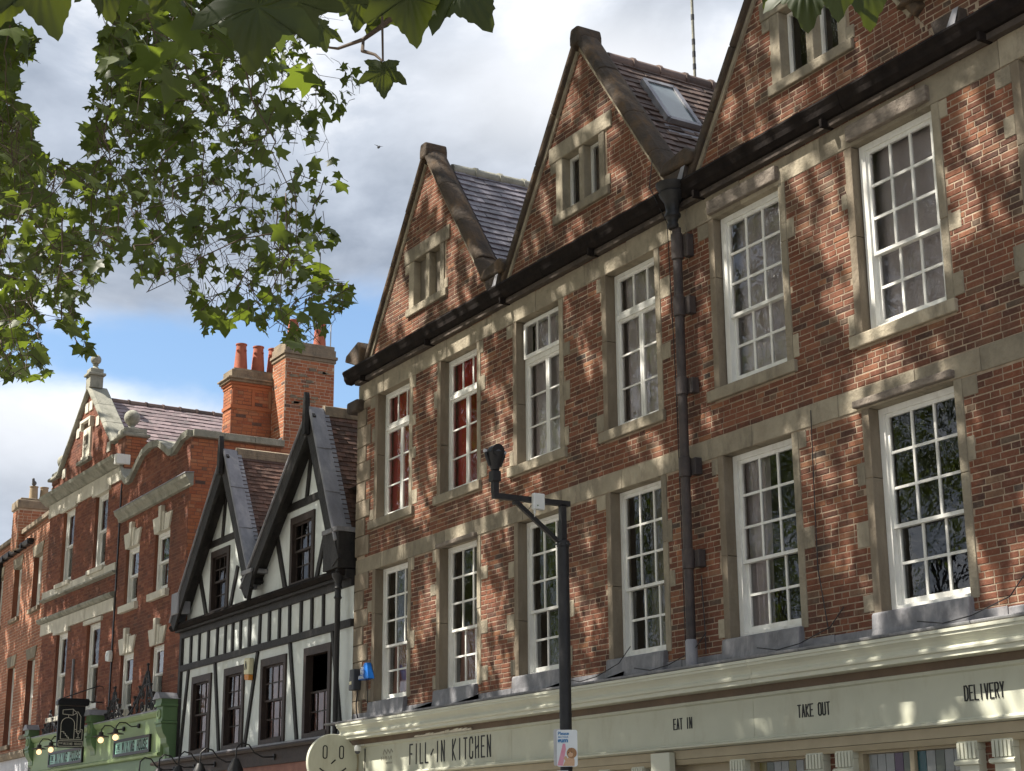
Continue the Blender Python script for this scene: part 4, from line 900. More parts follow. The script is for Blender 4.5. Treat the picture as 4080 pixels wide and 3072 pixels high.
wall_quads(mb, (HX1, 0, 0), (0, 1, 0), 0, 8, 3.3, 10.05)
mb.build('wall', 'mortar_red', H2, fix=False)
hrec = brick_recs(H2, (0, 0, 0), (1, 0, 0), (0, -1, 0), HX0, HX1, 3.4, 9.72, [(a-.01, b+.01, c, e) for a, b, c, e in W2]+[(HX0, HX1, 8.94, 9.2)], ch=.075, seed=71)
z = 9.72
while z < 10.3:
    # spans under the wavy coping
    xs = np.linspace(HX0, HX1, 160); ins = [og(x) > z+.06 for x in xs]; s = None
    for k, x in enumerate(list(xs)+[None]):
        on = x is not None and ins[k]
        if on and s is None: s = x
        if not on and s is not None:
            e = xs[k-1]
            if e-s > .06: hrec += brick_recs(H2, (0, 0, 0), (1, 0, 0), (0, -1, 0), s, e, z, z+.07, ch=.075, seed=int(z*100)+k)
            s = None
    z += .075
hrec += brick_recs(H2, (HX1, 0, 0), (0, 1, 0), (1, 0, 0), 0, 4.6, 5.6, 10.03, ch=.075, mat='brick_bright', seed=75)
# coping
for k in range(len(OG)-1):
    (xa, za), (xb, zb) = OG[k], OG[k+1]; d = np.array([xb-xa, zb-za]); d /= np.hypot(*d); n = np.array([-d[1], d[0]])
    MB().prism([(xa, za), (xb, zb), (xb+n[0]*.02, zb+.15), (xa+n[0]*.02, za+.15)], -.10, .34).build('coping_stone', 'stone_grey', H2)
for k in range(3):
    MB().box(-32.80, -32.43, .02+k*.69, .02+k*.69+.685, 10.055, 10.205).build('coping_stone', 'stone_grey', H2, bevel=.01)
# cornice with broken end, sills, keystone heads
MB().prismx([(-.01, 8.95), (-.08, 8.96), (-.10, 9.04), (-.18, 9.12), (-.20, 9.19), (-.01, 9.22)], HX0+.12, HX1+.28).build('cornice', 'stone_grey', H2)
MB().prismx([(-.01, 9.221), (-.21, 9.195), (-.21, 9.215), (-.01, 9.24)], HX0+.12, HX1+.30).build('lead_capping', 'lead', H2)
for i, (a, b, c, e) in enumerate(W2):
    MB().box(a-.12, b+.12, -.10, .1, c-.16, c-.002).build('sill', 'stone_pale', H2, bevel=.01)
    m_ = (a+b)/2; hw = (b-a)/2
    MB().prism([(a+.02, e), (m_-.17, e), (m_-.19, e+.36), (a-.14, e+.36)], -.045, .1).build('voussoir', 'stone_pale', H2, bevel=.008)
    MB().prism([(m_+.17, e), (b-.02, e), (b+.14, e+.36), (m_+.19, e+.36)], -.045, .1).build('voussoir', 'stone_pale', H2, bevel=.008)
    MB().prism([(m_-.165, e), (m_-.062, e), (m_-.068, e+.42), (m_-.19, e+.42)], -.06, .1).build('voussoir', 'stone_pale', H2, bevel=.008)
    MB().prism([(m_+.062, e), (m_+.165, e), (m_+.19, e+.42), (m_+.068, e+.42)], -.06, .1).build('voussoir', 'stone_pale', H2, bevel=.008)
    MB().prism([(m_-.058, e-.01), (m_+.058, e-.01), (m_+.085, e+.56), (m_-.085, e+.56)], -.10, .1).build('keystone', 'stone_pale', H2, bevel=.008)
    MB().box(a-.003, a, .0, .12, c, e).build('reveal', 'brick_red', H2); MB().box(b, b+.003, 0, .12, c, e).build('reveal', 'brick_red', H2)
    sash_window(H2, a+.005, b-.005, c, e, .07, cols=1, up=1, low=1, fw=.09, st=.055)
def dark_room(par, x0, x1, z0, z1, y0=.21, y1=1.6):
    return MB().add([(x0, y0, z0), (x1, y0, z0), (x1, y1, z0), (x0, y1, z0), (x0, y0, z1), (x1, y0, z1), (x1, y1, z1), (x0, y1, z1)], [(0, 3, 2, 1), (4, 5, 6, 7), (1, 2, 6, 5), (2, 3, 7, 6), (3, 0, 4, 7)]).build('room', 'room', par, fix=False)
dark_room(H2, HX0+.1, HX1-.1, 6.9, 8.4); dark_room(H2, HX0+.1, HX1-.1, 4.4, 6.1)
MB().box(-37.16, -37.10, -.03, .02, 3.6, 9.9).build('downpipe', 'iron', H2)
# chimneys
def stack(par, x0, x1, y0, y1, z0, z1, mat, mort, seed, ch=.075):
    st = MB().box(x0, x1, y0, y1, z0, z1).build('chimney_stack', mort, par)
    rc = brick_recs(st, (0, y0, 0), (1, 0, 0), (0, -1, 0), x0, x1, z0, z1, ch=ch, mat=mat, seed=seed)
    rc += brick_recs(st, (x1, 0, 0), (0, 1, 0), (1, 0, 0), y0, y1, z0, z1, ch=ch, mat=mat, seed=seed+1)
    return st, rc
s2, rc = stack(H2, -33.24, -32.525, 2.08, 3.26, 10.0, 12.12, 'brick_bright', 'mortar_pale', 81); hrec += rc
for q, (z0, z1, e) in enumerate(((12.121, 12.20, .03), (12.201, 12.27, .06), (12.271, 12.42, .025), (12.421, 12.52, 0))):
    MB().box(-33.24-e, -32.525+e, 2.08-e, 3.26+e, z0, z1).build('chimney_cap', 'stone_chim', s2, bevel=.01)
for q in range(16):        # grey mortar repairs on the worn side
    yy = random.uniform(2.15, 3.0); zz = random.uniform(10.9, 12.0)
    MB().prismx([(yy, zz), (yy+random.uniform(.08, .24), zz+.01), (yy+random.uniform(.1, .26), zz+.068), (yy+.01, zz+.06)], -32.53, -32.508).build('mortar_repair', 'stone_chim', s2)
MB().prismx([(2.1, 10.2), (2.1, 10.32), (2.0, 10.24), (1.95, 10.2)], -33.2, -32.56).build('lead_flashing', 'lead', s2)
s1, rc = stack(H2, -33.80, -33.30, 1.15, 2.6, 10.0, 11.55, 'brick_bright', 'mortar_red', 85); hrec += rc
MB().box(-33.82, -33.272, 1.125, 2.62, 11.02, 11.10).build('string_course', 'brick_bright', s1)
for y0 in (1.16, 1.62, 2.02): MB().box(-33.30, -33.275, y0, y0+.07, 11.101, 11.49).build('panel_strip', 'brick_bright', s1)
for q, (z0, z1, e, mt) in enumerate(((11.49, 11.56, .02, 'brick_bright'), (11.561, 11.62, .05, 'brick_bright'), (11.621, 11.68, .085, 'stone_chim'), (11.681, 11.72, .12, 'stone_chim'), (11.721, 11.91, .02, 'stone_chim'), (11.911, 11.97, -.06, 'stone_chim'))):
    MB().box(-33.80-e, -33.30+e, 1.15-e, 2.6+e, z0, z1).build('chimney_cap', mt, s1, bevel=.008)
def pot(par, x, y, z, h, r0, r1, mat, horns=True, cap=False):
    p = MB().lathe([(r0, 0), (r0*.98, h*.1), (r1*.98, h*.9), (r1*1.0, h*.95), (r1*1.12, h*.96), (r1*1.12, h), (r1*.85, h), (r1*.8, h*.7)], (x, y, z), 16).build('chimney_pot', mat, par, smooth=True)
    if horns:
        mb = MB()
        for k in range(4):
            th = k*math.pi/2+.5; c_, s_ = math.cos(th), math.sin(th)
            mb.lathe([(.035, 0), (.03, .03), (.005, .05)], (x+c_*(r1*1.05), y+s_*(r1*1.05), z+h*.72), 6)
        mb.build('pot_lug', mat, p)
    return p
for y in (1.45, 1.86, 2.23): pot(s1, -33.6, y, 11.96, .64, .155, .115, 'terracotta')
for x, y in ((-32.9, 2.4), (-32.9, 3.05)): pot(s2, x, y, 12.5, .62, .15, .115, 'terracotta')
MB().tube([(-32.72, 3.24, 12.4), (-32.72, 3.24, 13.1)], .012, 6).build('aerial_rod', 'stone_pale', s2)
# roof behind
MB().prism([(-37.0, 10.0), (-32.8, 10.0), (-34.9, 10.1)], .4, 8).build('roof', 'tile_purple', H2)
pieces(hrec, 'brick', 'brick_red', H2, 300, 'brick', 'brickwork')

# ================================================================== red brick house with pointed gable and ball finials (left part)
H1 = thing('brick_house', 'red brick house with pointed gable, ball finials and date plaque', 'house', (-37.15, 0, 0), rz=R(1.5), local=True)
# local x runs from -5.58 (left) to 0 (right)
def lx(x): return x+37.15
GX0, GX1 = -5.56, 0.0
W1 = [(-4.35, -3.45, 8.12, 9.98), (-1.85, -.93, 8.12, 9.94), (-4.30, -3.40, 4.80, 6.86), (-1.92, -.95, 4.80, 6.83)]
gc, ga, gs = -2.82, 12.86, .885    # gable centre, apex and slope
mb = MB(); wall_quads(mb, (0, 0, 0), (1, 0, 0), GX0, GX1, 3.4, 11.0, W1)
mb.add([(gc-2.05, 0, 11.0001), (gc+2.05, 0, 11.0001), (gc, 0, ga)], [(0, 1, 2)])
wall_quads(mb, (GX1, 0, 0), (0, 1, 0), 0, 6, 8.0, 11.0); mb.build('wall', 'mortar_red', H1, fix=False)
PLQ = (-3.2, -2.38, 11.03, 12.1)
grec = brick_recs(H1, (0, 0, 0), (1, 0, 0), (0, -1, 0), GX0, GX1, 3.5, 11.0, [(a-.01, b+.01, c, e) for a, b, c, e in W1]+[(GX0, GX1, 10.0, 10.6), (GX0, GX1, 7.85, 8.1), (GX0, GX1, 6.9, 7.36)], ch=.075, seed=91)
grec += brick_recs(H1, (0, 0, 0), (1, 0, 0), (0, -1, 0), gc-2.1, gc+2.1, 11.0, ga-.15, [(PLQ[0], PLQ[1], PLQ[2], PLQ[3])], lim=lambda v: (gc-(ga-v)/gs+.03, gc+(ga-v)/gs-.03), ch=.075, seed=92)
grec += brick_recs(H1, (GX1, 0, 0), (0, 1, 0), (1, 0, 0), 0, .5, 9.9, 11.0, ch=.075, seed=93)
# gable coping
cs, sn = 1/math.hypot(1, gs), gs/math.hypot(1, gs)
for sgn in (-1, 1):
    dn = np.array([sgn*cs, 0, -sn]); up = np.array([sgn*sn, 0, cs])
    for k in range(3):
        a0 = np.array([gc, 0, ga+.02])+dn*(.0+k*.93); b0 = np.array([gc, 0, ga+.02])+dn*(.925+k*.93)
        MB().sweep([(-.08, -.02), (-.11, .01), (-.11, .06), (-.04, .10), (.38, .10), (.42, .06), (.42, -.02)], a0, b0, up, (0, 1, 0)).build('coping_stone', 'stone_grey', H1, bevel=.012)
    for k in (.35, 1.15, 2.45):
        p = np.array([gc, 0, ga])+dn*k; MB().box(p[0]-(.22 if sgn > 0 else .02), p[0]+(.02 if sgn > 0 else .22), -.03, .05, p[2]-.32, p[2]-.08).build('tooth_stone', 'stone_pale', H1)
def finial(par, x, y, z, rb, pw, ph, top=True):
    MB().box(x-pw/2, x+pw/2, y-pw/2, y+pw/2, z, z+ph).build('finial_pier', 'stone_grey', par, bevel=.01)
    MB().box(x-pw*.66, x+pw*.66, y-pw*.66, y+pw*.66, z+ph+.001, z+ph+.07).build('finial_cap', 'stone_grey', par, bevel=.02)
    MB().box(x-pw*.5, x+pw*.5, y-pw*.5, y+pw*.5, z+ph+.071, z+ph+.19).build('finial_cap', 'stone_grey', par, bevel=.02)
    MB().lathe([(pw*.4, 0), (pw*.2, .06), (pw*.16, .1), (pw*.24, .12), (pw*.16, .14)], (x, y, z+ph+.19), 14).build('finial_neck', 'stone_grey', par, smooth=True)
    MB().ball((x, y, z+ph+.33+rb*.9), rb, 18, 12).build('ball_finial', 'stone_grey', par, smooth=True)
finial(H1, gc, .08, ga+.05, .135, .34, .32)
for x, z in ((-.15, 11.05), (-5.3, 11.0)):
    MB().box(x-.26, x+.26, -.02, .5, 10.9, z).build('pier', 'mortar_red', H1)
    grec += brick_recs(H1, (0, -.02, 0), (1, 0, 0), (0, -1, 0), x-.26, x+.26, 10.98, z, ch=.075, seed=95)
    MB().box(x-.36, x+.36, -.12, .56, z+.001, z+.08).build('pier_cap', 'stone_grey', H1, bevel=.02)
    MB().box(x-.28, x+.28, -.04, .5, z+.081, z+.22).build('pier_cap', 'stone_grey', H1, bevel=.03)
    MB().lathe([(.16, 0), (.08, .07), (.07, .1), (.1, .12), (.07, .14)], (x, .2, z+.22), 14).build('finial_neck', 'stone_grey', H1, smooth=True)
    MB().ball((x, .2, z+.52), .19, 18, 12).build('ball_finial', 'stone_grey', H1, smooth=True)
grec += brick_recs(H1, (.11, 0, 0), (0, 1, 0), (1, 0, 0), -.02, .5, 10.3, 11.05, ch=.075, mat='brick_bright', seed=96)
MB().box(-.41, .10, -.018, .5, 10.25, 11.04).build('pier', 'mortar_red', H1)
# date plaque
MB().box(-3.05, -2.50, -.05, .05, 11.16, 11.86).build('plaque', 'stone_pale', H1, bevel=.01)
MB().box(-3.0, -2.55, -.056, .05, 11.30, 11.80).build('plaque_panel', 'stone_pale', H1)
MB().box(-3.18, -2.38, -.12, .05, 12.02, 12.10).box(-3.18, -3.08, -.12, .05, 11.84, 12.019).box(-2.48, -2.38, -.12, .05, 11.84, 12.019).build('hood_mould', 'stone_pale', H1, bevel=.01)
MB().box(-3.06, -2.5, -.03, .05, 11.861, 12.018).build('plaque_head', 'brown_paint', H1)
MB().box(-3.08, -2.46, -.07, .05, 11.06, 11.159).build('plaque_base', 'stone_pale', H1, bevel=.01)
MB().box(-3.28, -2.36, -.12, .05, 10.97, 11.058).build('plaque_sill', 'stone_grey', H1, bevel=.01)
letters('1901', H1, 'timber_grey', (-2.96, -.056, 11.44), UX, UZ, NF, .36, .24, .022, .012, fill=.6)
MB().bar((-2.9, -.062, 11.36), (-2.78, -.062, 11.32), .018, .012).bar((-2.78, -.062, 11.32), (-2.66, -.062, 11.36), .018, .012).build('plaque_flourish', 'timber_grey', H1)
# bands and cornice
MB().prismx([(-.01, 10.36), (-.08, 10.38), (-.16, 10.46), (-.24, 10.52), (-.27, 10.60), (-.01, 10.64)], GX0-.25, GX1-.05).build('cornice', 'stone_grey', H1)
MB().box(GX0-.03, GX1, -.04, .1, 10.02, 10.355).build('lintel_band', 'stone_pale', H1)
MB().box(GX1-.04, GX1+.14, -.22, .12, 10.36, 10.60).build('cornice_end', 'white_paint', H1, bevel=.015)

MB().box(GX0-.03, GX1, -.07, .1, 7.87, 8.06).build('sill_band', 'stone_pale', H1, bevel=.01)
MB().prismx([(-.01, 7.80), (-.12, 7.83), (-.12, 7.869), (-.01, 7.869)], GX0-.08, GX1).build('moulding', 'stone_grey', H1)
MB().prismx([(-.01, 7.24), (-.10, 7.26), (-.15, 7.31), (-.15, 7.36), (-.01, 7.40)], GX0-.1, GX1).build('moulding', 'stone_grey', H1)
MB().box(GX0-.03, GX1, -.05, .1, 6.95, 7.239).build('lintel_band', 'stone_pale', H1)
for a, b, c, e in W1:
    MB().box(a-.16, b+.16, -.06, .1, e-.01, e+.09).build('lintel', 'stone_pale', H1)
    MB().box(a-.10, b+.14, -.12, .1, c-.12, c-.002).build('sill', 'stone_pale', H1, bevel=.015)
    MB().box(a-.004, a, .0, .14, c, e).build('reveal', 'brick_red', H1); MB().box(b, b+.004, 0, .14, c, e).build('reveal', 'brick_red', H1)
    sash_window(H1, a+.005, b-.005, c, e, .08, cols=1, up=1, low=1, fw=.10, st=.06, glass='glass_old')
dark_room(H1, GX0+.1, GX1-.1, 7.9, 10.2); dark_room(H1, GX0+.1, GX1-.1, 4.5, 7.0)
MB().box(-2.75, -2.68, -.05, -.01, 4.9, 6.1).build('conduit', 'lead_dark', H1)
MB().box(GX0-.02, GX0+.3, .02, 8, 3, 11).build('side_wall', 'mortar_red', H1)
# slate roof
rz = 12.66; e_ = 3.0; tn = .885
MB().prism([(gc-2.6, rz-2.6*tn-.03), (gc+2.6, rz-2.6*tn-.03), (gc, rz-.03)], .5, 9).build('roof', 'tile_purple', H1)
srec = tile_recs(H1, (gc+.02, .55, rz), (cs, 0, -sn), (0, 1, 0), 6.5, 3.3, .19, .27, .024, None, seed=99, nrm=(sn, 0, cs))
pieces(srec, 'tile', 'tile_purple', H1, 300, 'slate', 'slates')
for k in range(14):
    y = .55+k*.46; MB().tube([(gc, y, rz-.02), (gc, y+.45, rz-.02)], .10, 8).build('ridge_tile', 'tile_brown', H1, smooth=True)
    MB().tube([(gc, y+.42, rz-.02), (gc, y+.47, rz-.02)], .12, 8).build('ridge_roll', 'tile_brown', H1, smooth=True)
MB().box(gc+2.3, gc+2.75, .5, 6, 10.15, 10.42).build('parapet_gutter', 'lead_dark', H1)
pieces(grec, 'brick', 'brick_red', H1, 300, 'brick', 'brickwork')

# ================================================================== orange brick house at the far left
H0 = thing('brick_house', 'plain orange brick house with wedge lintels at the far left edge', 'house', (-42.75, .1, 0), rz=R(-2.0), local=True)
OX0 = -9.0
W0 = [(-4.95, -4.0, 7.98, 9.43), (-2.58, -1.58, 7.98, 9.43), (-4.85, -3.98, 4.45, 6.61), (-2.5, -1.6, 4.62, 6.60), (-7.3, -6.4, 7.98, 9.43), (-7.3, -6.4, 4.45, 6.6)]
mb = MB(); wall_quads(mb, (0, 0, 0), (1, 0, 0), OX0, 0, 3.2, 10.3, W0); mb.build('wall', 'mortar_pale', H0, fix=False)
orec = brick_recs(H0, (0, 0, 0), (1, 0, 0), (0, -1, 0), OX0, 0, 4.2, 10.3, [(a-.01, b+.01, c, e) for a, b, c, e in W0], ch=.085, seed=101)
for a, b, c, e in W0:
    m_ = (a+b)/2
    MB().prism([(a, e), (m_-.006, e), (m_-.01, e+.30), (a-.17, e+.30)], -.03, .2).build('lintel_block', 'stone', H0, bevel=.008)
    MB().prism([(m_+.006, e), (b, e), (b+.15, e+.30), (m_+.01, e+.30)], -.03, .2).build('lintel_block', 'stone', H0, bevel=.008)
    MB().box(a-.08, b+.1, -.08, .2, c-.12, c-.002).build('sill', 'stone_chim', H0, bevel=.01)
    MB().box(a-.004, a, .0, .2, c, e).build('reveal', 'brick_red', H0); MB().box(b, b+.004, 0, .2, c, e).build('reveal', 'brick_red', H0)
    sash_window(H0, a+.006, b-.006, c, e, .14, cols=1, up=1, low=1, fw=.07, st=.05)
dark_room(H0, OX0+.1, -.1, 7.8, 9.7, .27); dark_room(H0, OX0+.1, -.1, 4.2, 7.0, .27)
MB().box(OX0, .0, -.10, .35, 10.301, 10.42).build('coping', 'stone_chim', H0)
MB().prismx([(-.01, 9.99), (-.16, 9.99), (-.16, 9.95), (-.11, 9.87), (-.01, 9.86)], OX0, -2.75).build('gutter', 'iron', H0)
for x in np.arange(-8.5, -2.7, .8): MB().box(x, x+.07, -.17, -.01, 9.84, 10.0).build('gutter_bracket', 'iron', H0)
MB().box(-6.75, -6.6, -.12, -.02, 4.2, 9.9).build('downpipe', 'iron', H0)
MB().box(OX0, .0, .36, 8, 9.5, 9.9).build('roof', 'tile_purple', H0)
# far chimney with three buff pots
cx0, cx1 = -4.7, -4.0
s0 = MB().box(cx0, cx1, -.22, 1.14, 9.9, 11.05).build('chimney_stack', 'mortar_pale', H0)
orec += brick_recs(s0, (cx1, 0, 0), (0, 1, 0), (1, 0, 0), -.22, 1.14, 9.9, 11.05, ch=.085, mat='brick_orange', seed=105)
orec += brick_recs(s0, (0, -.22, 0), (1, 0, 0), (0, -1, 0), cx0, cx1, 9.9, 11.05, ch=.085, mat='brick_orange', seed=106)
MB().box(cx0-.05, cx1+.05, -.27, 1.19, 11.051, 11.30).build('chimney_cap', 'stone_chim', s0, bevel=.03)
MB().box(cx0+.05, cx1-.05, -.17, 1.09, 11.301, 11.38).build('chimney_cap', 'stone_chim', s0, bevel=.03)
for y in (.24, .54, .86): pot(s0, -4.35, y, 11.36, .42, .13, .115, 'buff_clay', False)
pieces(orec, 'brick', 'brick_orange', H0, 300, 'brick', 'brickwork')
MB().box(OX0, -.05, -.35, -.02, 3.5, 3.95).build('shop_fascia', 'sign_grey', H0)
MB().prismx([(-.02, 3.951), (-.45, 3.951), (-.5, 4.05), (-.5, 4.12), (-.02, 4.2)], OX0, -.05).build('shop_cornice', 'stone_chim', H0)
MB().box(OX0, -.1, -.3, -.02, .12, 3.49).build('shop_front', 'brown_paint', H0)

# ================================================================== green shopfront with iron cresting
G = thing('shopfront', 'green painted shopfront with scrolled consoles under the red brick houses', 'shopfront', (-37.5, -.2, 0))
MB().box(-42.45, -32.80, -.25, -.02, 3.46, 4.34).build('fascia', 'green_light', G)
MB().prismx([(-.251, 4.24), (-.29, 4.26), (-.33, 4.33), (-.33, 4.36), (-.03, 4.36), (-.03, 4.341), (-.251, 4.341)], -42.4, -32.8).build('cornice', 'green_light', G)
MB().box(-42.4, -32.8, -.34, -.03, 4.361, 4.385).build('lead_capping', 'lead', G)
MB().prismx([(-.251, 3.46), (-.31, 3.47), (-.32, 3.52), (-.251, 3.55)], -42.4, -32.8).build('moulding', 'green_light', G)
MB().box(-42.4, -32.6, -.2, -.02, .12, 3.455).build('shop_panel', 'green_paint', G)
def console(x1, w=.36):
    x0 = x1-w
    p = MB().prismx([(-.0, 3.40), (-.19, 3.40), (-.20, 3.62), (-.26, 3.70), (-.27, 3.80), (-.34, 3.90), (-.38, 4.02), (-.37, 4.08), (0, 4.08)], x0, x1).build('console', 'green_paint', G, bevel=.008)
    MB().box(x0-.02, x1+.02, -.40, 0, 4.081, 4.13).build('moulding', 'green_paint', p, bevel=.01)
    MB().box(x0, x1, -.37, 0, 4.131, 4.42).build('console_block', 'green_paint', p, bevel=.008)
    MB().lathe([(.10, 0), (.10, -.02), (.07, -.025), (.07, -.012)], (x0+w/2, -.37, 4.27), 18, 'y').build('roundel', 'green_light', p)
    MB().box(x0-.03, x1+.03, -.42, 0, 4.421, 4.47).build('moulding', 'green_paint', p, bevel=.01)
    MB().prismx([(0, 4.471), (-.40, 4.471), (-.40, 4.57), (-.0, 4.57)], x0, x1).build('pediment', 'green_paint', p)
    MB().prism([(x0-.05, 4.571), (x1+.05, 4.571), (x1-.1, 4.70), (x0+.1, 4.70)], -.45, .02).build('lead_cap', 'lead', p)
    MB().box(x0+.05, x1-.05, -.16, -.0, .12, 3.40).build('pilaster', 'green_paint', p)
for x in (-42.35, -37.15, -32.42): console(x)
def scroll(mb, c, r0, turns, sgn, y, a0=0.0, rad=.017):
    pts = []
    for i in range(18):
        t = i/17; rr_ = r0*(1-.75*t); a = a0+sgn*turns*2*math.pi*t
        pts.append((c[0]+rr_*math.cos(a), y, c[1]+rr_*math.sin(a)))
    mb.tube(pts, rad, 5)
def cresting(x0, x1, xa, za, zb=4.39, y=-.2):
    mb = MB(); mb.bar((x0, y, zb+.02), (x1, y, zb+.02), .03, .03); w = (x1-x0); h = za-zb
    mb.tube([(xa, y, zb), (xa, y, za)], .02, 6); mb.ball((xa, y, za), .035, 8, 6); mb.ball((xa, y, za-h*.18), .05, 8, 6)
    for sg in (-1, 1):
        e = x0 if sg < 0 else x1; sp = abs(e-xa)
        mb.tube([(xa+sg*sp*.95, y, zb+.03), (xa+sg*sp*.72, y, zb+h*.16), (xa+sg*sp*.5, y, zb+h*.34), (xa+sg*sp*.3, y, zb+h*.5), (xa+sg*.06, y, zb+h*.86)], .02, 6)
        mb.tube([(xa+sg*sp*.5, y, zb+.03), (xa+sg*sp*.42, y, zb+h*.3), (xa+sg*sp*.18, y, zb+h*.55), (xa+sg*.03, y, zb+h*.6)], .016, 6)
        for q, (u, v, rr_) in enumerate(((.22, .14, .13), (.22, .36, .10), (.14, .62, .075), (.48, .1, .10), (.48, .26, .07), (.74, .08, .08), (.66, .22, .06), (.9, .16, .06), (.08, .76, .06))):
            scroll(mb, (xa+sg*sp*u, zb+h*v+.03), rr_*min(1, h), 1.3, sg, y, a0=q, rad=.016)
            mb.ball((xa+sg*sp*u, y, zb+h*v+.03), .028, 7, 5)
        for u in (.35, .6, .85):
            mb.lathe([(.0, .02), (.05, 0), (.02, -.06), (.005, -.12)], (xa+sg*sp*u, y-.01, zb+h*(1-u)*.75+.1), 6)
    return mb.build('iron_cresting', 'iron', G, smooth=True)
cresting(-36.80, -35.45, -36.14, 5.10); cresting(-35.20, -33.22, -33.96, 5.40); cresting(-41.85, -40.3, -41.2, 4.95)
# hanging sign
t = thing('hanging_sign', 'black hanging sign with line drawing of a bottle, arch and glass', 'sign', (-37.6, -.7, 3.87))
SXP = -37.6
MB().box(SXP-.06, SXP, -1.01, -.40, 3.87, 4.79).build('board', 'sign_black', t, bevel=.01)
MB().prismx([(-1.05, 4.80), (-.36, 4.80), (-.33, 4.84), (-.33, 4.93), (-.36, 4.96), (-.98, 4.96), (-1.05, 4.90)], SXP-.14, SXP+.06).build('hood', 'sign_black', t, bevel=.015)
MB().tube([(SXP-.03, -.33, 4.9), (SXP-.03, 0, 4.9)], .014, 6).build('bracket', 'iron', t)
MB().tube([(SXP-.03, -.9, 4.97), (SXP-.03, -.3, 5.2), (SXP-.03, -.1, 5.27), (SXP-.03, -.02, 5.25), (SXP-.03, -.0, 5.05)], .012, 6).build('stay', 'iron', t, smooth=True)
MB().tube([(SXP-.03, -.0, 4.8), (SXP-.03, -.0, 5.3)], .016, 6).build('wall_bar', 'iron', t)
# drawing: u = 0..1 from the street edge to the wall edge, v = 0..1 upwards
def sg(u, v): return (SXP+.004, -1.01+.61*u, 3.87+.92*v)
def line(mb, pts, w=.012):
    for a, b in zip(pts, pts[1:]): mb.bar(sg(*a), sg(*b), w, .006, (1, 0, 0))
ln = MB()
line(ln, [(.16, .80), (.16, .90), (.52, .925), (.54, .925), (.54, .78), (.52, .78), (.16, .80)]); line(ln, [(.54, .925), (.64, .86), (.68, .86), (.68, .82), (.64, .82), (.54, .78)])
line(ln, [(.70, .87), (.73, .86), (.84, .75), (.84, .40)]); line(ln, [(.70, .82), (.71, .40)])
line(ln, [(.38, .78), (.38, .72)])
arc = [(.12, .20), (.12, .56)]+[(.37-.25*math.cos(a), .56+.16*math.sin(a)) for a in np.linspace(0, math.pi, 9)]+[(.62, .20)]
line(ln, arc); line(ln, [(.12, .20), (.92, .20), (.92, .44), (.86, .44)]); line(ln, [(.62, .44), (.68, .44)])
line(ln, [(.12, .38), (.24, .38), (.24, .34), (.30, .34), (.30, .29), (.36, .29), (.36, .25), (.42, .25), (.42, .20)])
line(ln, [(.68, .40), (.87, .40), (.775, .33), (.68, .40)]); line(ln, [(.775, .33), (.775, .24)]); line(ln, [(.71, .24), (.84, .24)])
line(ln, [(.05, .03), (.95, .03), (.95, .16), (.05, .16), (.05, .03)])
ln.build('line_drawing', 'sign_line', t, fix=True)
letters('THE', t, 'sign_line', sg(.08, .085), (0, 1, 0), UZ, (1, 0, 0), .09, .035, .006, .006)
letters('MIXING HOUSE', t, 'sign_line', sg(.25, .065), (0, 1, 0), UZ, (1, 0, 0), .41, .05, .008, .006)
for x0, x1, z0, z1, lab in ((-40.80, -38.05, 3.58, 3.93, 'teal name board in black frame beneath the black hanging sign'), (-35.72, -33.36, 3.57, 3.93, 'teal name board in black frame on the right half of the green fascia')):
    t = thing('sign_board', lab, 'sign', ((x0+x1)/2, -.27, z0))
    f = .06
    MB().box(x0, x1, -.30, -.252, z0, z0+f).box(x0, x1, -.30, -.252, z1-f, z1).box(x0, x0+f, -.30, -.252, z0+f, z1-f).box(x1-f, x1, -.30, -.252, z0+f, z1-f).build('frame', 'sign_black', t)
    MB().box(x0+f, x1-f, -.275, -.253, z0+f, z1-f).build('panel', 'teal_panel', t)
    letters('THE', t, 'letter_black', (x0+.14, -.275, z0+.15), UX, UZ, NF, .26, .10, .014, .004)
    MB().box(x0+.16, x0+.36, -.28, -.276, z0+.10, z0+.115).build('underline', 'letter_black', t)
    letters('MIXING HOUSE', t, 'letter_black', (x0+.52, -.275, z0+.085), UX, UZ, NF, x1-x0-.68, .185, .034, .004, fill=.55)
def gooseneck(x, z, lab, grp='warm lit lamps over the green fascia'):
    t = thing('wall_lamp', lab, 'lamp', (x, -.25, z), group=grp)
    MB().lathe([(.05, -.04), (.05, 0)], (x, -.255, z+.02), 10, 'y').build('wall_plate', 'iron', t)
    MB().tube([(x, -.27, z+.02), (x-.02, -.42, z), (x-.03, -.55, z+.08), (x-.03, -.68, z+.08), (x-.03, -.74, z), (x-.03, -.75, z-.06)], .013, 7).build('neck', 'iron', t, smooth=True)
    MB().lathe([(.025, .10), (.05, .09), (.055, .03), (.17, .0), (.175, -.012), (.06, -.01)], (x-.03, -.75, z-.15), 18).build('lamp_shade', 'lamp_iron', t, smooth=True)
    MB().ball((x-.03, -.75, z-.225), .062, 12, 9).build('bulb', 'bulb', t, smooth=True)
for x, z, lab in ((-34.15, 4.12, 'lit swan-neck lamp over the right name board, right one of the pair'), (-35.15, 4.12, 'lit swan-neck lamp over the right name board, left one of the pair'), (-39.95, 4.12, 'lit swan-neck lamp at the far left of the green fascia'), (-38.95, 4.12, 'lit swan-neck lamp half hidden behind the black hanging sign')): gooseneck(x, z, lab)

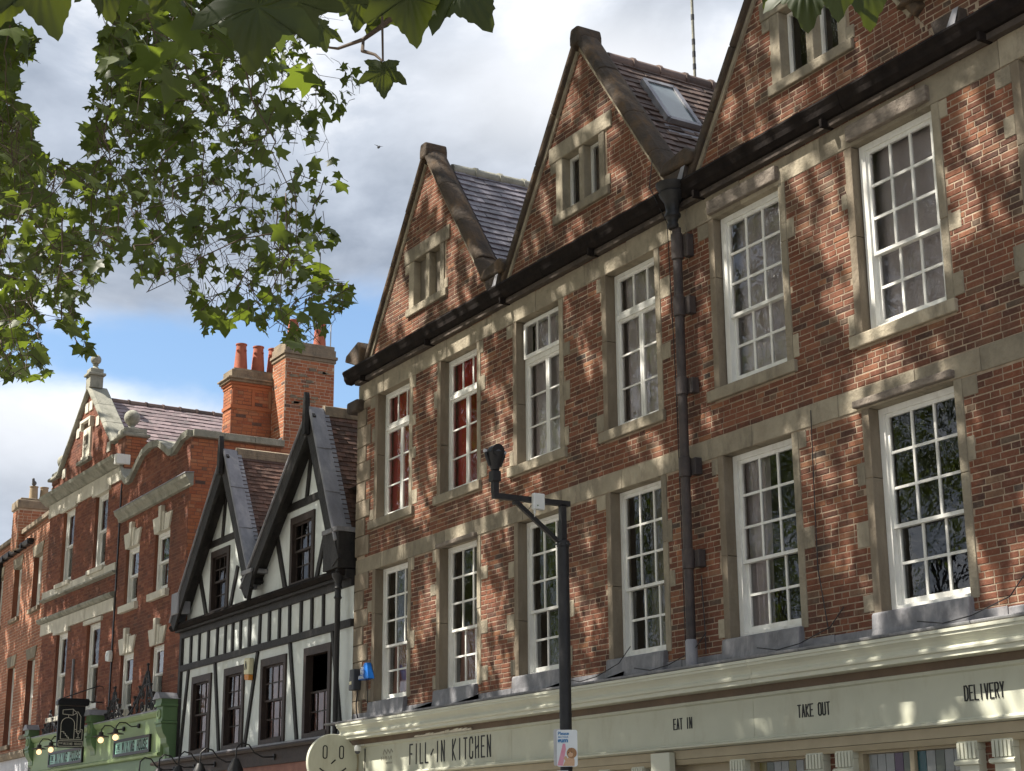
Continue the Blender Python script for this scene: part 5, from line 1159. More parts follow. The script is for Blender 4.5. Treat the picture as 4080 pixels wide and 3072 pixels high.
# ================================================================== small things on the walls
t = thing('alarm_box', 'white alarm box on the red brick wall between the windows', 'alarm', (-37.16, -.03, 5.78))
MB().prism([(-37.29, 5.80), (-37.05, 5.76), (-37.02, 5.92), (-37.06, 6.02), (-37.26, 6.02), (-37.31, 5.93)], -.12, -.02).build('case', 'plastic_white', t, bevel=.02)
MB().lathe([(.04, -.004), (.04, 0)], (-37.16, -.122, 5.93), 8, 'y').build('emblem', 'sign_grey', t)
t = thing('alarm_box', 'yellowish alarm box with amber base on the timber-framed house', 'alarm', (-28.6, -.04, 4.62))
MB().prism([(-28.72, 4.72), (-28.48, 4.70), (-28.46, 5.0), (-28.72, 5.02)], -.14, -.045).build('case', 'plastic_yellow', t, bevel=.015)
MB().prism([(-28.70, 4.62), (-28.50, 4.60), (-28.485, 4.698), (-28.715, 4.718)], -.13, -.045).build('beacon', 'plastic_amber', t, bevel=.01)
MB().bar((-28.66, -.145, 4.80), (-28.62, -.145, 4.95), .02, .006).bar((-28.62, -.145, 4.95), (-28.58, -.145, 4.80), .02, .006).build('emblem', 'letter_black', t)
t = thing('alarm_box', 'blue triangular alarm box beside the leftmost lower window', 'alarm', (-23.72, -.03, 4.19))
MB().add([(-23.86, -.02, 4.19), (-23.50, -.02, 4.19), (-23.64, -.02, 4.45), (-23.74, -.02, 4.45), (-23.86, -.14, 4.19), (-23.50, -.14, 4.19), (-23.64, -.10, 4.45), (-23.74, -.10, 4.45)],
         [(0, 1, 2, 3), (4, 5, 6, 7), (0, 1, 5, 4), (1, 2, 6, 5), (2, 3, 7, 6), (3, 0, 4, 7)]).build('case', 'alarm_blue', t, bevel=.01)
ue = np.array([0, 0, 1.0]); nb = np.array([0, -1, .0])
letters('G', t, 'sign_white', (-23.735, -.146, 4.27), UX, UZ, NF, .10, .10, .016, .022)
letters('DUAL', t, 'sign_white', (-23.82, -.147, 4.205), UX, UZ, NF, .2, .04, .009, .008)
t = thing('alarm_box', 'dark grey alarm box with faded badge left of the blue one', 'alarm', (-24.06, -.03, 4.05))
MB().prism([(-24.17, 4.05), (-23.99, 4.05), (-23.97, 4.38), (-24.14, 4.38)], -.16, -.025).build('case', 'plastic_grey', t, bevel=.015)
MB().box(-24.13, -24.05, -.164, -.161, 4.14, 4.19).build('badge', 'plastic_yellow', t)
MB().tube([(-24.05, -.05, 4.04), (-24.08, -.06, 3.85), (-24.02, -.08, 3.7), (-24.0, -.05, 3.58)], .012, 5).build('wire', 'iron', t)
MB().tube([(-23.68, -.05, 4.18), (-23.69, -.05, 3.9), (-23.68, -.05, 3.6)], .008, 5).build('wire', 'iron', t)
t = thing('security_camera', 'small white security camera at the left end of the cream fascia', 'camera', (-23.28, -.42, 3.06))
MB().lathe([(.03, -.02), (.052, .0), (.052, .05), (.035, .075), (.01, .08)], (-23.28, -.40, 3.07), 12).build('housing', 'plastic_white', t, smooth=True)
MB().ball((-23.28, -.40, 3.055), .042, 10, 7).build('lens', 'plastic_grey', t, smooth=True)
MB().tube([(-23.28, -.40, 3.14), (-23.28, -.27, 3.16)], .012, 6).build('bracket', 'plastic_white', t)
MB().tube([(-23.26, -.285, 3.1), (-23.26, -.285, 2.7)], .008, 5).build('cable', 'iron', t)
# round face sign
DX = -23.49
t = thing('round_sign', 'round cream projecting sign with a simple winking face', 'sign', (DX, -.71, 2.5))
MB().lathe([(.41, 0), (.415, .01), (.415, .07), (.41, .08)], (DX-.08, -.71, 2.905), 48, 'x').build('disc', 'cream_paint', t, smooth=True)
def fp(u, v): return (DX+.003, -.71+u, 2.905+v)
fc = MB()
for u0 in (-.135, .14):
    o_ = [(-.032, .07), (-.032, .215), (-.015, .235), (.015, .235), (.032, .215), (.032, .07), (.015, .05), (-.015, .05), (-.032, .07)]
    for k, (a, b) in enumerate(zip(o_, o_[1:])): fc.bar(fp(u0+a[0], a[1]), fp(u0+b[0], b[1]), .016, .006, (1, 0, 0))
fc.build('eyes', 'letter_black', t)
MB().bar(fp(-.03, -.03), fp(.04, .03), .02, .006, (1, 0, 0)).build('nose', 'letter_black', t)
mt_ = MB(); ps_ = [(-.22, -.10), (-.15, -.145), (-.05, -.165), (.05, -.165), (.15, -.14), (.22, -.09)]
for a, b in zip(ps_, ps_[1:]): mt_.bar(fp(*a), fp(*b), .02, .006, (1, 0, 0))
mt_.build('mouth', 'letter_black', t)
MB().box(DX-.06, DX-.02, -.31, -.26, 2.75, 3.05).build('bracket', 'cream_shaded', t)
# bird on the far chimney pot
t = thing('pigeon', 'grey pigeon perched on the far left buff chimney pot', 'bird', (-47.1, .49, 11.78))
bx, by, bz = -47.1, .49, 11.78
MB().ball((bx, by, bz+.10), .085, 10, 8, sq=(1.25, .8, .85)).ball((bx+.08, by-.05, bz+.2), .042, 8, 6).tube([(bx-.06, by+.02, bz+.1), (bx-.2, by+.06, bz+.05)], [.05, .02], 6).tube([(bx+.05, by-.03, bz+.13), (bx+.08, by-.05, bz+.19)], [.05, .035], 6).tube([(bx+.115, by-.07, bz+.2), (bx+.14, by-.085, bz+.19)], [.012, .003], 5).tube([(bx, by-.03, bz), (bx, by-.03, bz+.05)], .008, 4).tube([(bx, by+.03, bz), (bx, by+.03, bz+.05)], .008, 4).build('body', 'feather', t, smooth=True)
p = ray_at(1509, 586, 60)
t = thing('flying_bird', 'tiny dark bird flying in the grey cloud left of the gables', 'bird', tuple(p))
MB().ball(tuple(p), .07, 8, 6, sq=(1.4, .7, .7)).add([p+np.array(q) for q in ((-.03, 0, .02), (.05, 0, .02), (.0, -.2, .07), (-.03, 0, .02), (.05, 0, .02), (.0, .2, .07))], [(0, 1, 2), (3, 5, 4)]).build('body', 'feather', t)

# ================================================================== lamp post with signs
PXX, PYY = -14.09, -2.5
t = thing('street_pole', 'black steel pole with bracket arm and upright floodlight head', 'pole', (PXX, PYY, .12))
MB().lathe([(.085, .12), (.085, 1.2), (.062, 1.3), (.059, 4.58), (.066, 4.585), (.066, 4.64), (.05, 4.65)], (PXX, PYY, 0), 20).build('post', 'iron', t, smooth=True)
mb = MB()
for k in range(6): mb.ball((PXX+.07*math.cos(k*1.047), PYY+.07*math.sin(k*1.047), 4.61), .01, 6, 5)
mb.build('bolts', 'plastic_grey', t)
MB().box(PXX-.03, PXX+.03, PYY-.03, PYY+.03, 4.64, 5.02).build('upright', 'iron', t)
MB().bar((PXX, -2.42, 5.035), (PXX, -3.33, 5.035), .06, .055, (0, 0, 1)).build('arm', 'iron', t)
MB().bar((PXX, -2.57, 4.64), (PXX, -3.06, 5.0), .045, .035, (1, 0, 0)).build('strut', 'iron', t)
MB().box(PXX-.025, PXX+.025, -3.09, -3.03, 4.97, 5.01).build('clevis', 'iron', t)
MB().box(PXX-.03, PXX+.03, -3.335, -3.275, 5.063, 5.2).build('spigot', 'iron', t)
MB().box(PXX-.045, PXX+.045, -3.352, -3.258, 5.18, 5.29).build('collar', 'iron', t, bevel=.006)
MB().lathe([(.02, 5.29), (.045, 5.30), (.06, 5.36), (.075, 5.40), (.095, 5.48)], (PXX, -3.305, 0), 16).build('lamp_cup', 'iron', t, smooth=True)
MB().ball((PXX, -3.305, 5.47), .088, 16, 10).build('lamp_body', 'plastic_grey', t, smooth=True)
for sg_ in (-1, 1):
    MB().tube([(PXX+.0, -3.305+sg_*.06, 5.34), (PXX, -3.305+sg_*.105, 5.45), (PXX, -3.305+sg_*.11, 5.51)], .016, 6).build('yoke', 'iron', t, smooth=True)
    MB().lathe([(.02, -.012), (.02, .012)], (PXX, -3.305+sg_*.115, 5.49), 8, 'y').build('yoke_bolt', 'sign_grey', t)
MB().lathe([(.07, 0), (.07, .03)], (PXX+.05, -3.305, 5.49), 16, 'x').build('lamp_glass', 'letter_black', t)
t = thing('radio_box', 'small white radio box clamped to the black bracket arm', 'box', (PXX, -2.82, 4.92))
MB().box(PXX+.035, PXX+.09, -2.90, -2.765, 4.925, 5.095).build('case', 'plastic_white', t, bevel=.012)
MB().lathe([(.008, 0), (.008, .003)], (PXX+.09, -2.855, 4.965), 8, 'x').build('badge', 'green_paint', t)
MB().tube([(PXX+.06, -2.875, 4.925), (PXX+.06, -2.875, 4.885)], .011, 6).tube([(PXX+.06, -2.875, 4.885), (PXX+.06, -2.875, 4.85)], .004, 5).build('aerial', 'plastic_white', t)
MB().tube([(PXX+.05, -2.905, 4.97), (PXX+.04, -2.93, 4.93), (PXX+.03, -2.97, 4.92)], .004, 5).build('wire', 'iron', t)
# gum sign: faces the camera side, fixed to the front of the pole
def face_frame(px, py, pz):
    d = np.array([px, py])-CAM[:2]; d /= np.linalg.norm(d)
    n = np.array([-d[0], -d[1], 0]); a = math.radians(-6); n = np.array([n[0]*math.cos(a)-n[1]*math.sin(a), n[0]*math.sin(a)+n[1]*math.cos(a), 0]); ux = np.cross([0, 0, 1], n); return n, ux
n_, u_ = face_frame(PXX, PYY, 2.5); up_ = np.array([0, 0, 1.0])
def rounded(w, h, r_):
    out = []
    for cx_, cy_, a0 in ((w/2-r_, -h/2+r_, -90), (w/2-r_, h/2-r_, 0), (-w/2+r_, h/2-r_, 90), (-w/2+r_, -h/2+r_, 180)):
        for k in range(5): a = R(a0+22.5*k); out.append((cx_+r_*math.cos(a), cy_+r_*math.sin(a)))
    return out
def plate(mb, pts, o, dep, off=0.0, tilt=0.0):
    n = len(pts); f = [o+u_*a+up_*b+n_*(off+dep) for a, b in pts]; g = [o+u_*a+up_*b+n_*off for a, b in pts]
    mb.add(f+g, [tuple(range(n)), tuple(range(2*n-1, n-1, -1))]+[(i, i+n, (i+1) % n+n, (i+1) % n) for i in range(n)]); return mb
o_ = np.array([PXX, PYY, 2.56])+n_*.075+u_*.018
t = thing('gum_sign', 'white sign asking to bin gum, with a squirrel pulling pink gum', 'sign', tuple(o_-up_*.18))
plate(MB(), rounded(.205, .355, .022), o_, .006).build('plate', 'sign_white', t)
def txt(s, x, z, size, parent, mat, sx=1.0, bold=.0):
    cu = bpy.data.curves.new('lettering', 'FONT'); cu.body = s; cu.size = size; cu.extrude = .0006; cu.offset = bold
    ob = bpy.data.objects.new('lettering', cu); COL.objects.link(ob)
    dg = bpy.context.evaluated_depsgraph_get(); me = bpy.data.meshes.new_from_object(ob.evaluated_get(dg)); bpy.data.objects.remove(ob)
    mb = MB(); mb.add([o_+u_*(x+v.co[0]*sx)+up_*(z+v.co[1])+n_*(.0075+v.co[2]) for v in me.vertices], [tuple(p_.vertices) for p_ in me.polygons]); return mb.build('lettering', mat, parent, fix=False)
txt('Please', -.092, .128, .046, t, 'sign_blue', .98, .001); txt('BIN YOUR', -.088, .100, .022, t, 'sign_blue', 1.0, .0004); txt('gum', -.092, .058, .058, t, 'sign_blue', 1.05, .0025)
pk = MB(); plate(pk, [(-.098, -.165), (-.045, -.17), (-.012, -.01), (-.018, .042), (-.042, .045), (-.05, .01)], o_, .0012, .0062); pk.build('pink_gum', 'print_pink', t)
fu = MB(); plate(fu, [(-.045, -.172), (.07, -.172), (.074, -.12), (.064, -.085), (.02, -.08), (-.02, -.12)], o_, .0014, .0062); fu.build('squirrel_body', 'print_fur_pale', t)
plate(MB(), [(.045+.048*math.cos(a)*(1.05), -.048+.052*math.sin(a)) for a in np.linspace(0, 2*math.pi, 16)[:-1]], o_, .0018, .0063).build('squirrel_head', 'print_fur', t)
plate(MB(), [(.034+.026*math.cos(a), -.062+.024*math.sin(a)) for a in np.linspace(0, 2*math.pi, 12)[:-1]], o_, .0022, .0065).build('squirrel_cheek', 'print_fur_pale', t)
plate(MB(), [(.01, -.012), (.022, .004), (.03, -.006)], o_, .002, .0064).build('squirrel_ear', 'print_fur', t)
mb = MB()
for q in ((.014, -.045), (.046, -.04)): plate(mb, [(q[0]+.005*math.cos(a), q[1]+.006*math.sin(a)) for a in np.linspace(0, 2*math.pi, 8)[:-1]], o_, .0026, .0066)
mb.build('squirrel_eyes', 'letter_black', t)
plate(MB(), [(-.035, -.095), (-.02, -.075), (-.005, -.08), (.0, -.10), (.015, -.12), (-.005, -.13), (-.025, -.115)], o_, .0017, .0064).build('squirrel_paw', 'print_fur_pale', t)
# second plate behind it, turned
o2 = np.array([PXX, PYY, 2.575])-u_*.085+n_*.0
t = thing('blank_sign', 'blank grey sign facing away on the left side of the black pole', 'sign', tuple(o2-up_*.18))
sv = (n_, u_); a = R(-38); n_ = np.array([n_[0]*math.cos(a)-n_[1]*math.sin(a), n_[0]*math.sin(a)+n_[1]*math.cos(a), 0]); u_ = np.cross([0, 0, 1], n_)
plate(MB(), rounded(.10, .355, .022), o2, .005).build('plate', 'sign_grey', t)
n_, u_ = sv
plate(MB(), rounded(.12, .26, .012), np.array([PXX, PYY, 2.215])+n_*.075-u_*.03, .006).build('lower_plate', 'sign_white', t)

# ================================================================== plane trees: hanging boughs in view and the crowns that dapple the street
LEAF = [(0, 0), (.10, -.05), (.30, -.10), (.57, -.06), (.43, .10), (.44, .22), (.60, .32), (.76, .64), (.48, .55), (.32, .58), (.25, .72), (.15, .86), (0, 1.08)]
LEAF = np.array(LEAF+[(-x, y) for x, y in LEAF[-2:0:-1]]); LEAF[:, 1] -= .35
LN = len(LEAF)
LV = np.vstack([[0, -.05], LEAF]); LZ = -.30*np.abs(LV[:, 0])**1.2-.10*LV[:, 1]**2
L3 = np.column_stack([LV, LZ])
LF = np.array([(0, 1+i, 1+(i+1) % LN) for i in range(LN)])
def leaf_mesh(name, C, S, AX, AY, AN, mat):
    """C centres (n,3), S sizes, AX/AY/AN unit axes (n,3)"""
    n = len(C); L = np.repeat(L3[None], n, 0)*S[:, None, None]
    L[:, :, 2] *= rng.uniform(.3, 1.5, n)[:, None]
    V = C[:, None, :]+L[:, :, 0:1]*AX[:, None, :]+L[:, :, 1:2]*AY[:, None, :]+L[:, :, 2:3]*AN[:, None, :]
    F = LF[None]+(np.arange(n)*(LN+1))[:, None, None]
    me = bpy.data.meshes.new(name); me.vertices.add(n*(LN+1)); me.vertices.foreach_set('co', V.reshape(-1).astype(np.float32))
    nf = n*LN; me.loops.add(nf*3); me.loops.foreach_set('vertex_index', F.reshape(-1).astype(np.int32)); me.polygons.add(nf)
    me.polygons.foreach_set('loop_start', np.arange(0, nf*3, 3, dtype=np.int32)); me.update(calc_edges=True); me.validate(); me.materials.append(MATS[mat]); return me
def unit(a): return a/np.maximum(np.linalg.norm(a, axis=-1, keepdims=True), 1e-9)
def leaf_axes(n, droop=.75):
    ay = unit(np.column_stack([rng.normal(0, 1, (n, 2)), -np.abs(rng.normal(droop, .55, n))]))     # tips hang
    an = rng.normal(0, 1, (n, 3)); an[:, 2] += 1.1; an = unit(an-ay*(an*ay).sum(1)[:, None]); ax = np.cross(ay, an)
    return ax, ay, an
TREES = [(-7.5, -13.2), (-19.0, -13.6), (-31.0, -13.6), (-43.0, -13.6)]
TLAB = ['plane tree whose leafy bough hangs in front of the chimneys', 'plane tree with leafy twigs hanging down the far left edge', 'plane tree beyond the left edge, shading the timber-framed house', 'plane tree down the street, shading the red brick houses']
TR = []
for (x, y), lab in zip(TREES, TLAB):
    t = thing('plane_tree', lab, 'tree', (x, y, .12), group='plane trees along the street'); TR.append(t)
    mb = MB(); mb.tube([(x, y, .1), (x+.05, y, 1.5), (x-.05, y+.1, 4), (x, y+.2, 7), (x+.1, y+.4, 10.5), (x, y+.6, 15)], [.48, .36, .31, .27, .2, .08], 12); mb.build('trunk', 'bark', t, smooth=True)
# polygons of foliage seen against the sky (source pixels), with the tree they hang from
def D2S(p): return [(a*1.8445, b*1.8445) for a, b in p]
MASKS = [(0, D2S([(215, -60), (800, -60), (770, 60), (735, 130), (800, 160), (775, 215), (735, 250), (700, 250), (715, 330), (760, 390), (720, 440), (690, 440), (735, 520), (690, 570), (700, 600), (785, 600), (735, 690), (690, 750), (600, 760), (560, 700), (520, 700), (440, 720), (400, 640), (405, 600), (320, 640), (290, 590), (255, 520), (225, 430), (215, 360), (175, 325), (190, 220), (225, 120)])),
         (1, D2S([(-40, 30), (50, 60), (90, 95), (70, 125), (25, 130), (40, 210), (85, 290), (70, 300), (95, 340), (215, 360), (275, 440), (265, 560), (225, 580), (200, 640), (170, 660), (190, 720), (215, 770), (165, 760), (130, 690), (90, 640), (95, 720), (100, 810), (60, 825), (-40, 800)]))]
HOLES = [D2S([(270, 420), (330, 430), (320, 500), (275, 480)]), D2S([(100, 390), (150, 380), (150, 430), (110, 430)]), D2S([(350, 420), (400, 440), (390, 480), (350, 470)]), D2S([(470, 530), (520, 510), (560, 560), (500, 590)])]
def inpoly(px, py, poly):
    ins = np.zeros(len(px), bool); n = len(poly)
    for i in range(n):
        (x1, y1), (x2, y2) = poly[i], poly[(i+1) % n]
        c = ((y1 > py) != (y2 > py)) & (px < (x2-x1)*(py-y1)/((y2-y1) if y2 != y1 else 1e-9)+x1); ins ^= c
    return ins
CL = []          # clusters: centre, radius, n leaves, tree, in view
for ti, poly in MASKS:
    P_ = np.array(poly); x0, y0 = P_.min(0); x1, y1 = P_.max(0); cnt = 0; need = 190 if ti == 0 else 90
    while cnt < need:
        px, py = rng.uniform(x0, x1), rng.uniform(y0, y1)
        if not inpoly(np.array([px]), np.array([py]), poly)[0]: continue
        low = (py-y0)/(y1-y0)
        d = rng.uniform(10.5, 13) if rng.random() < .03+.35*max(0, low-.45) else rng.uniform(14.5, 25)
        CL.append((ray_at(px, py, d), rng.uniform(.15, .36), int(rng.integers(6, 11)), ti, True)); cnt += 1
for dx_, dy_ in [(150, 600), (175, 650), (185, 700), (195, 745), (205, 765), (120, 560), (225, 520), (245, 470), (255, 440), (205, 560), (60, 330), (85, 400), (110, 470), (60, 450), (40, 520), (80, 560), (30, 600), (60, 640), (20, 700), (60, 760), (75, 790), (30, 760), (40, 380), (20, 300), (45, 200), (15, 160), (25, 240), (140, 640), (20, 460), (150, 480), (185, 430), (700, 640), (735, 620), (755, 625), (465, 660), (440, 690), (500, 680), (560, 690), (610, 700), (660, 700), (695, 720)]:
    for q in range(1): CL.append((ray_at(dx_*1.8445+rng.normal(0, 14), dy_*1.8445+rng.normal(0, 14), rng.uniform(12.5, 16)), rng.uniform(.2, .34), int(rng.integers(6, 10)), 0 if dx_ > 300 else 1, True))
SUNV = np.array(SUN)
# more of the same crowns above the boughs in view
for k in range(260):
    c = CL[int(rng.integers(0, 280))]; CL.append((c[0]+SUNV*rng.uniform(2.5, 7)+rng.normal(0, .8, 3), rng.uniform(.5, .85), int(rng.integers(18, 30)), c[3], False))
# crowns out of the frame: between the sun and the street fronts
GAPS = [(-23.2, 10.2, 1.2), (-22.9, 9.4, .8), (-19.6, 6.55, .8), (-18.9, 6.3, .4), (-17.9, 9.9, .7), (-16.6, 4.25, .7), (-20.7, 9.1, .4), (-14.4, 10.3, .75), (-13.2, 6.2, .4), (-11.1, 6.0, .5), (-12.6, 4.9, .35), (-9.9, 4.6, .5), (-13.9, 2.8, .35), (-12.9, 2.8, .35), (-10.6, 2.8, .4), (-16.9, 2.85, .3), (-20.2, 5.2, .35), (-44.5, 8.3, .6), (-46, 6.5, .6), (-43.8, 6.2, .5), (-40.5, 10.3, .4), (-38.2, 11, .5), (-34.5, 9.6, .35), (-31.9, 6.4, .3)]
def shade(n, xr, zr, tr, cover):
    k = 0
    while k < n:
        x, z, tt = rng.uniform(*xr), rng.uniform(*zr), rng.uniform(*tr)
        c = np.array([x, 0, z])+SUNV*tt
        if z < 3.5 and x > -22 and rng.random() < .35: k += .2; continue
        if any(abs(x-a)*1.1+abs(z-b_)*.75 < q for a, b_, q in GAPS) and rng.random() < .9: k += .05; continue
        g = math.sin(x*1.7+z*.9)+math.sin(x*.8-z*1.9+1.3)+math.sin(z*2.6+x*.35)
        if g < cover+rng.normal(0, .5): k += .12; continue
        ti = int(np.argmin([abs(c[0]-a) for a, b in TREES])); CL.append((c, rng.uniform(.45, .75), int(rng.integers(18, 32)), ti, False)); k += 1
shade(430, (-25.5, -6.5), (2.2, 13.0), (9.5, 15.5), -1.3)
shade(250, (-33.5, -24.5), (2.2, 8.2), (9.5, 14.5), -1.6)
shade(520, (-50, -33), (2.2, 10.6), (9.5, 15), -1.2)
for ti, (tx, ty) in enumerate(TREES):
    for k in range(60 if ti == 0 else 130):
        a = rng.uniform(0, 2*math.pi); rr_ = 5.0*math.sqrt(rng.random()); zz = rng.uniform(6.0, 14.5)
        c = np.array([tx+rr_*math.cos(a), ty+.8+rr_*.75*math.sin(a), zz])
        if np.linalg.norm(c-CAM) < 6.5: continue
        CL.append((c, rng.uniform(.55, .9), int(rng.integers(18, 28)), ti, False))
allC, allS, allT, allIn = [], [], [], []
for c, rad, n, ti, inf in CL:
    p = c+rng.normal(0, 1, (n, 3))*rad*np.array([.55, .55, .42]); allC.append(p); allS.append(rng.uniform(.07, .145, n) if inf else rng.uniform(.16, .26, n)); allT += [ti]*n; allIn += [inf]*n
C_ = np.vstack(allC); S_ = np.concatenate(allS); T_ = np.array(allT); I_ = np.array(allIn)
sx, sy, sz = project(C_)
infr = (sz > 0) & (sx > -60) & (sx < 4140) & (sy > -60) & (sy < 3140)
keep = ~infr
for ti, poly in MASKS: keep |= infr & inpoly(sx, sy, poly)
for poly in HOLES: keep &= ~(infr & inpoly(sx, sy, poly) & (rng.random(len(sx)) < .85))
C_, S_, T_, sz, infr = C_[keep], S_[keep], T_[keep], sz[keep], infr[keep]
AX, AY, AN = leaf_axes(len(C_))
UL = [leaf_mesh('leaf', np.zeros((1, 3)), np.ones(1), np.array([[1., 0, 0]]), np.array([[0, 1., 0]]), np.array([[0, 0, 1.]]), 'leaf') for k in range(6)]
for ti, t in enumerate(TR):
    idx = np.where(T_ == ti)[0]; b = np.array(t.location)
    vis = idx[infr[idx]]; big = vis[np.argsort(-(S_[vis]/sz[vis]))][:280]
    for i in big:
        o = bpy.data.objects.new('leaf', UL[i % 6]); COL.objects.link(o); o.parent = t; mm = Matrix.Identity(4); s = S_[i]
        for q in range(3): mm[q][0] = AX[i, q]*s; mm[q][1] = AY[i, q]*s; mm[q][2] = AN[i, q]*s; mm[q][3] = C_[i, q]-b[q]
        o.matrix_basis = mm
    rest = np.setdiff1d(idx, big)
    if len(rest):
        o = bpy.data.objects.new('foliage', leaf_mesh('foliage', C_[rest]-b, S_[rest], AX[rest], AY[rest], AN[rest], 'leaf')); COL.objects.link(o); o.parent = t; stuff(o)
# limbs and twigs
for ti, t in enumerate(TR):
    x, y = TREES[ti]; cl = [c for c in CL if c[3] == ti]
    if not cl: continue
    cen = np.array([c[0] for c in cl]); vis = np.array([c[4] for c in cl])
    base = np.array([x, y+.25, 8.0]); nh = 14
    hubs = cen[rng.choice(len(cen), nh, replace=False)].copy()
    for it in range(4):
        lab = np.argmin(((cen[:, None]-hubs[None])**2).sum(2), 1)
        for h in range(nh):
            if (lab == h).any(): hubs[h] = cen[lab == h].mean(0)+np.array([0, -.1, .35])
    limb = MB(); tw = MB(); hid = MB()
    for h in range(nh):
        q = hubs[h]; px, py, pz = project(q)
        st = base+np.array([0, 0, rng.uniform(-1.5, 5)])
        m1 = st*.45+q*.55+np.array([0, 0, 1.6]); limb.tube([st, (st+m1)/2+np.array([0, 0, .5]), m1, q], [.13, .09, .055, .025], 7)
        for k in np.where(lab == h)[0]:
            c = cen[k]
            if not vis[k]:
                hid.tube([q, (q+c)/2+np.array([0, 0, .25]), c], [.014, .01, .004], 4); continue
            hgt = rng.uniform(.2, .6); dx_, dy_ = rng.normal(0, .22, 2); top = c+np.array([dx_*2, dy_*2, hgt]); bot = c+np.array([-dx_*.4, -dy_*.4, -.35])
            pp_ = [top*(1-u)+bot*u+(rng.normal(0, .045, 3) if 0 < u < 1 else 0) for u in np.linspace(0, 1, 7)]; tw.tube(pp_, [.006-.0045*u for u in np.linspace(0, 1, 7)], 4)
            for z_ in range(4):
                s_ = c+(top-c)*rng.uniform(-.2, .6); e = s_+rng.normal(0, .24, 3)+np.array([0, 0, -.12]); tw.tube([s_, (s_+e)/2+np.array([0, 0, .05]), e], [.0035, .003, .0015], 4)
    def cull(mb):       # no stray limb across the open sky or the house fronts
        if not mb.v: return mb
        v = np.array(mb.v); a, b_, z_ = project(v); inside = (z_ > 0) & (a > -10) & (a < 4090) & (b_ > -10) & (b_ < 3080); okm = ~inside
        for _, poly in MASKS: okm |= inside & inpoly(a, b_, poly)
        mb.f = [f for f in mb.f if all(okm[i] for i in f)]; return mb
    for mb_ in (limb, hid):
        if not mb_.v: continue
        v_ = np.array(mb_.v); a_, b__, z__ = project(v_); bad = (z__ > 0) & (a_ > -30) & (a_ < 4110) & (b__ > -30) & (b__ < 3100); mb_.f = [f for f in mb_.f if not any(bad[i] for i in f)]
    if hid.f: stuff(hid.build('twigs', 'twig', t, smooth=True, fix=False))
    cull(tw)
    limb.build('limb', 'bark', t, smooth=True, fix=False)
    if tw.f: stuff(tw.build('twigs', 'twig', t, smooth=True, fix=False))
# near sprays overhead: big leaves close to the lens, on twigs of the nearest tree
NEAR = [  # D pixel of the leaf centre, distance, size, tip angle in the picture (deg from straight down, + to the right), tilt
    (95, -30, 3.0, .19, 14, .25), (20, -25, 3.1, .17, -20, .3), (225, -25, 3.3, .14, 6, .5), (352, -30, 3.3, .13, -15, .5), (300, -40, 3.4, .14, 25, .6),
    (555, 30, 2.75, .20, -8, .2), (640, 20, 3.0, .15, 18, .5), (690, 70, 3.2, .10, 20, .8), (885, 5, 3.0, .17, 8, .35), (1005, -20, 3.0, .18, 30, .35), (830, 25, 3.2, .12, -30, .7), (780, 10, 3.3, .12, -10, .6),
    (828, 168, 3.1, .088, 2, .3), (1745, -25, 3.1, .17, -4, .4), (1865, -40, 3.2, .19, 12, .5), (1680, -35, 3.3, .13, -20, .5), (1810, -50, 3.0, .16, 0, .4)]
t = TR[0]; b = np.array(t.location)
def fine_leaf(k):
    r_ = np.random.default_rng(50+k); o = []
    for (a, b2) in zip(LEAF, np.roll(LEAF, -1, 0)):
        for q in range(4):
            p = a+(b2-a)*q/4; nrm_ = np.array([b2[1]-a[1], a[0]-b2[0]]); o.append(p+nrm_*(.05*math.sin(q/4*math.pi))*(1 if q != 2 else 2.2)+r_.normal(0, .006, 2))
    o = np.array(o); o[:, 0] *= r_.uniform(.9, 1.1); n = len(o); vs = [(0, -.05)]; fs = []
    for ring in range(1, 6): vs += [tuple(np.array([0, -.05])+(p-np.array([0, -.05]))*ring/5) for p in o]
    for i in range(n): fs.append((0, 1+i, 1+(i+1) % n))
    for ring in range(4):
        for i in range(n): fs.append((1+ring*n+i, 1+(ring+1)*n+i, 1+(ring+1)*n+(i+1) % n, 1+ring*n+(i+1) % n))
    ph = r_.uniform(0, 6); V3 = [(x, y, -.22*abs(x)**1.3-.18*y*y+.03*math.sin(9*x+ph)+.03*math.sin(7*y+ph)+.012*math.sin(40*math.atan2(y+.4, x))) for x, y in vs]
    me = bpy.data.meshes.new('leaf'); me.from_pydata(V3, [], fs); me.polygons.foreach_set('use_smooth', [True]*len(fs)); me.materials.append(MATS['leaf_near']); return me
NM = [fine_leaf(k) for k in range(4)]
ntw = MB()
for ni, (dx, dy, dist, s, ang, tilt) in enumerate(NEAR):
    nm = NM[ni % 4]; s = s*.72; dy = dy-8
    c = ray_at(dx*1.8445, dy*1.8445, dist); vd = unit(c-CAM); a = R(ang)
    ay = unit(-CU*math.cos(a)+CR*math.sin(a)+vd*rng.uniform(-tilt, tilt)); an = -vd+CR*rng.uniform(-tilt, tilt); an = unit(an-ay*(an@ay)); ax = np.cross(ay, an)
    o = bpy.data.objects.new('leaf', nm); COL.objects.link(o); o.parent = t; mm = Matrix.Identity(4)
    for q in range(3): mm[q][0] = ax[q]*s; mm[q][1] = ay[q]*s; mm[q][2] = an[q]*s; mm[q][3] = c[q]-b[q]
    o.matrix_basis = mm
    top = c-ay*s*.38; ntw.tube([top, top-ay*.05+np.array([0, 0, .03]), top+np.array([0, 0, .18])-ay*.04], [.002, .0025, .003], 5)
def rp(dx, dy, d): return ray_at(dx*1.8445, dy*1.8445, d)
ntw.tube([rp(905, -60, 3.2), rp(870, 20, 3.2), rp(820, 60, 3.2), rp(785, 85, 3.2), rp(730, 105, 3.25), rp(690, 100, 3.3)], [.007, .006, .005, .004, .003, .002], 6)
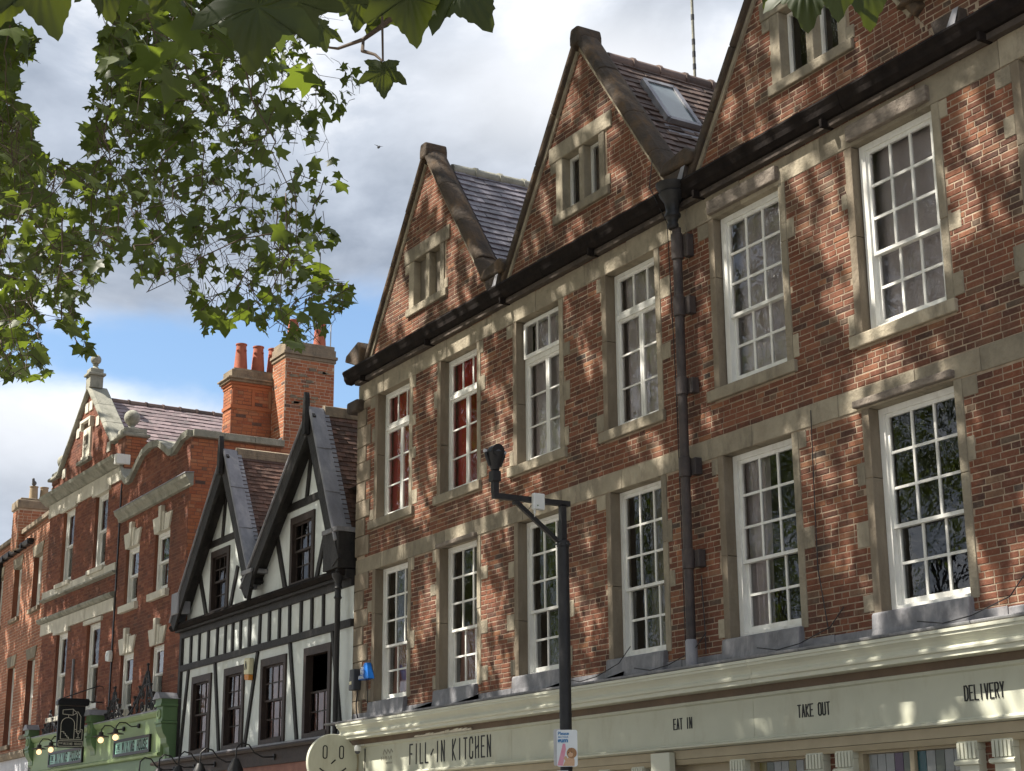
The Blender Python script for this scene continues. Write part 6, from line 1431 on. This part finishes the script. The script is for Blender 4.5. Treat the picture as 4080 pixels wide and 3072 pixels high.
ntw.tube([rp(785, 85, 3.2), rp(783, 110, 3.15), rp(810, 118, 3.12), rp(826, 132, 3.1)], [.003, .004, .003, .002], 6)
near_c = []; bgh = MB()
def bough(p):
    p = [np.array(q, float) for q in p]; p = [p[0]]+p+[p[-1]+(p[-1]-p[-2])*.1]; out = []
    for k in range(1, len(p)-2):
        for q in range(7):
            u = q/7; a, b_, c_, d_ = p[k-1], p[k], p[k+1], p[k+2]
            out.append(.5*((2*b_)+(c_-a)*u+(2*a-5*b_+4*c_-d_)*u*u+(3*b_-a-3*c_+d_)*u**3)+(rng.normal(0, .035, 3) if len(out) > 3 else 0))
    n = len(out); bgh.tube(out, [.004+.024*(k/(n-1))**1.5 for k in range(n)], 6)
    for k in range(4, n):
        for q in range(2 if k < 16 else 4): near_c.append(out[k]+rng.normal(0, .2, 3)+np.array([0, 0, -.08]))
        e = out[k]+rng.normal(0, .25, 3); bgh.tube([out[k], (out[k]+e)/2+np.array([0, 0, .05]), e], [.005, .004, .002], 4)
bough([rp(905, -60, 3.2), ray_at(1760, -420, 3.6), ray_at(1500, -1100, 4.6), (-5.4, -11.7, 6.3), (-7.4, -13, 7.4)])
bough([rp(1780, -70, 3.2), ray_at(3250, -460, 3.7), ray_at(2900, -1150, 4.8), (-4.6, -11.1, 6.8), (-7.4, -13, 7.9)])
bough([rp(560, -60, 2.9), ray_at(950, -420, 3.3), ray_at(700, -900, 4.2), (-5.6, -12.0, 5.9), (-7.4, -13, 6.9)])
bough([rp(100, -70, 3.1), ray_at(120, -380, 3.5), ray_at(-100, -800, 4.2), (-5.8, -12.4, 5.5), (-7.4, -13, 6.5)])
v_ = np.array(bgh.v); a_, b_, z_ = project(v_); bad = (z_ > 0) & (a_ > -30) & (a_ < 4110) & (b_ > -30) & (b_ < 3100); bgh.f = [f for f in bgh.f if not any(bad[i] for i in f)]
stuff(bgh.build('branches', 'twig', t, smooth=True, fix=False))
near_c = np.array(near_c); a_, b_, z_ = project(near_c)
near_c = near_c[~((z_ > 0) & (a_ > -330) & (a_ < 4400) & (b_ > -330) & (b_ < 3400))]
ax_, ay_, an_ = leaf_axes(len(near_c))
o = bpy.data.objects.new('foliage', leaf_mesh('foliage', near_c-b, rng.uniform(.10, .18, len(near_c)), ax_, ay_, an_, 'leaf')); COL.objects.link(o); o.parent = t; stuff(o)
stuff(ntw.build('leaf_stalks', 'twig', t, smooth=True, fix=False))
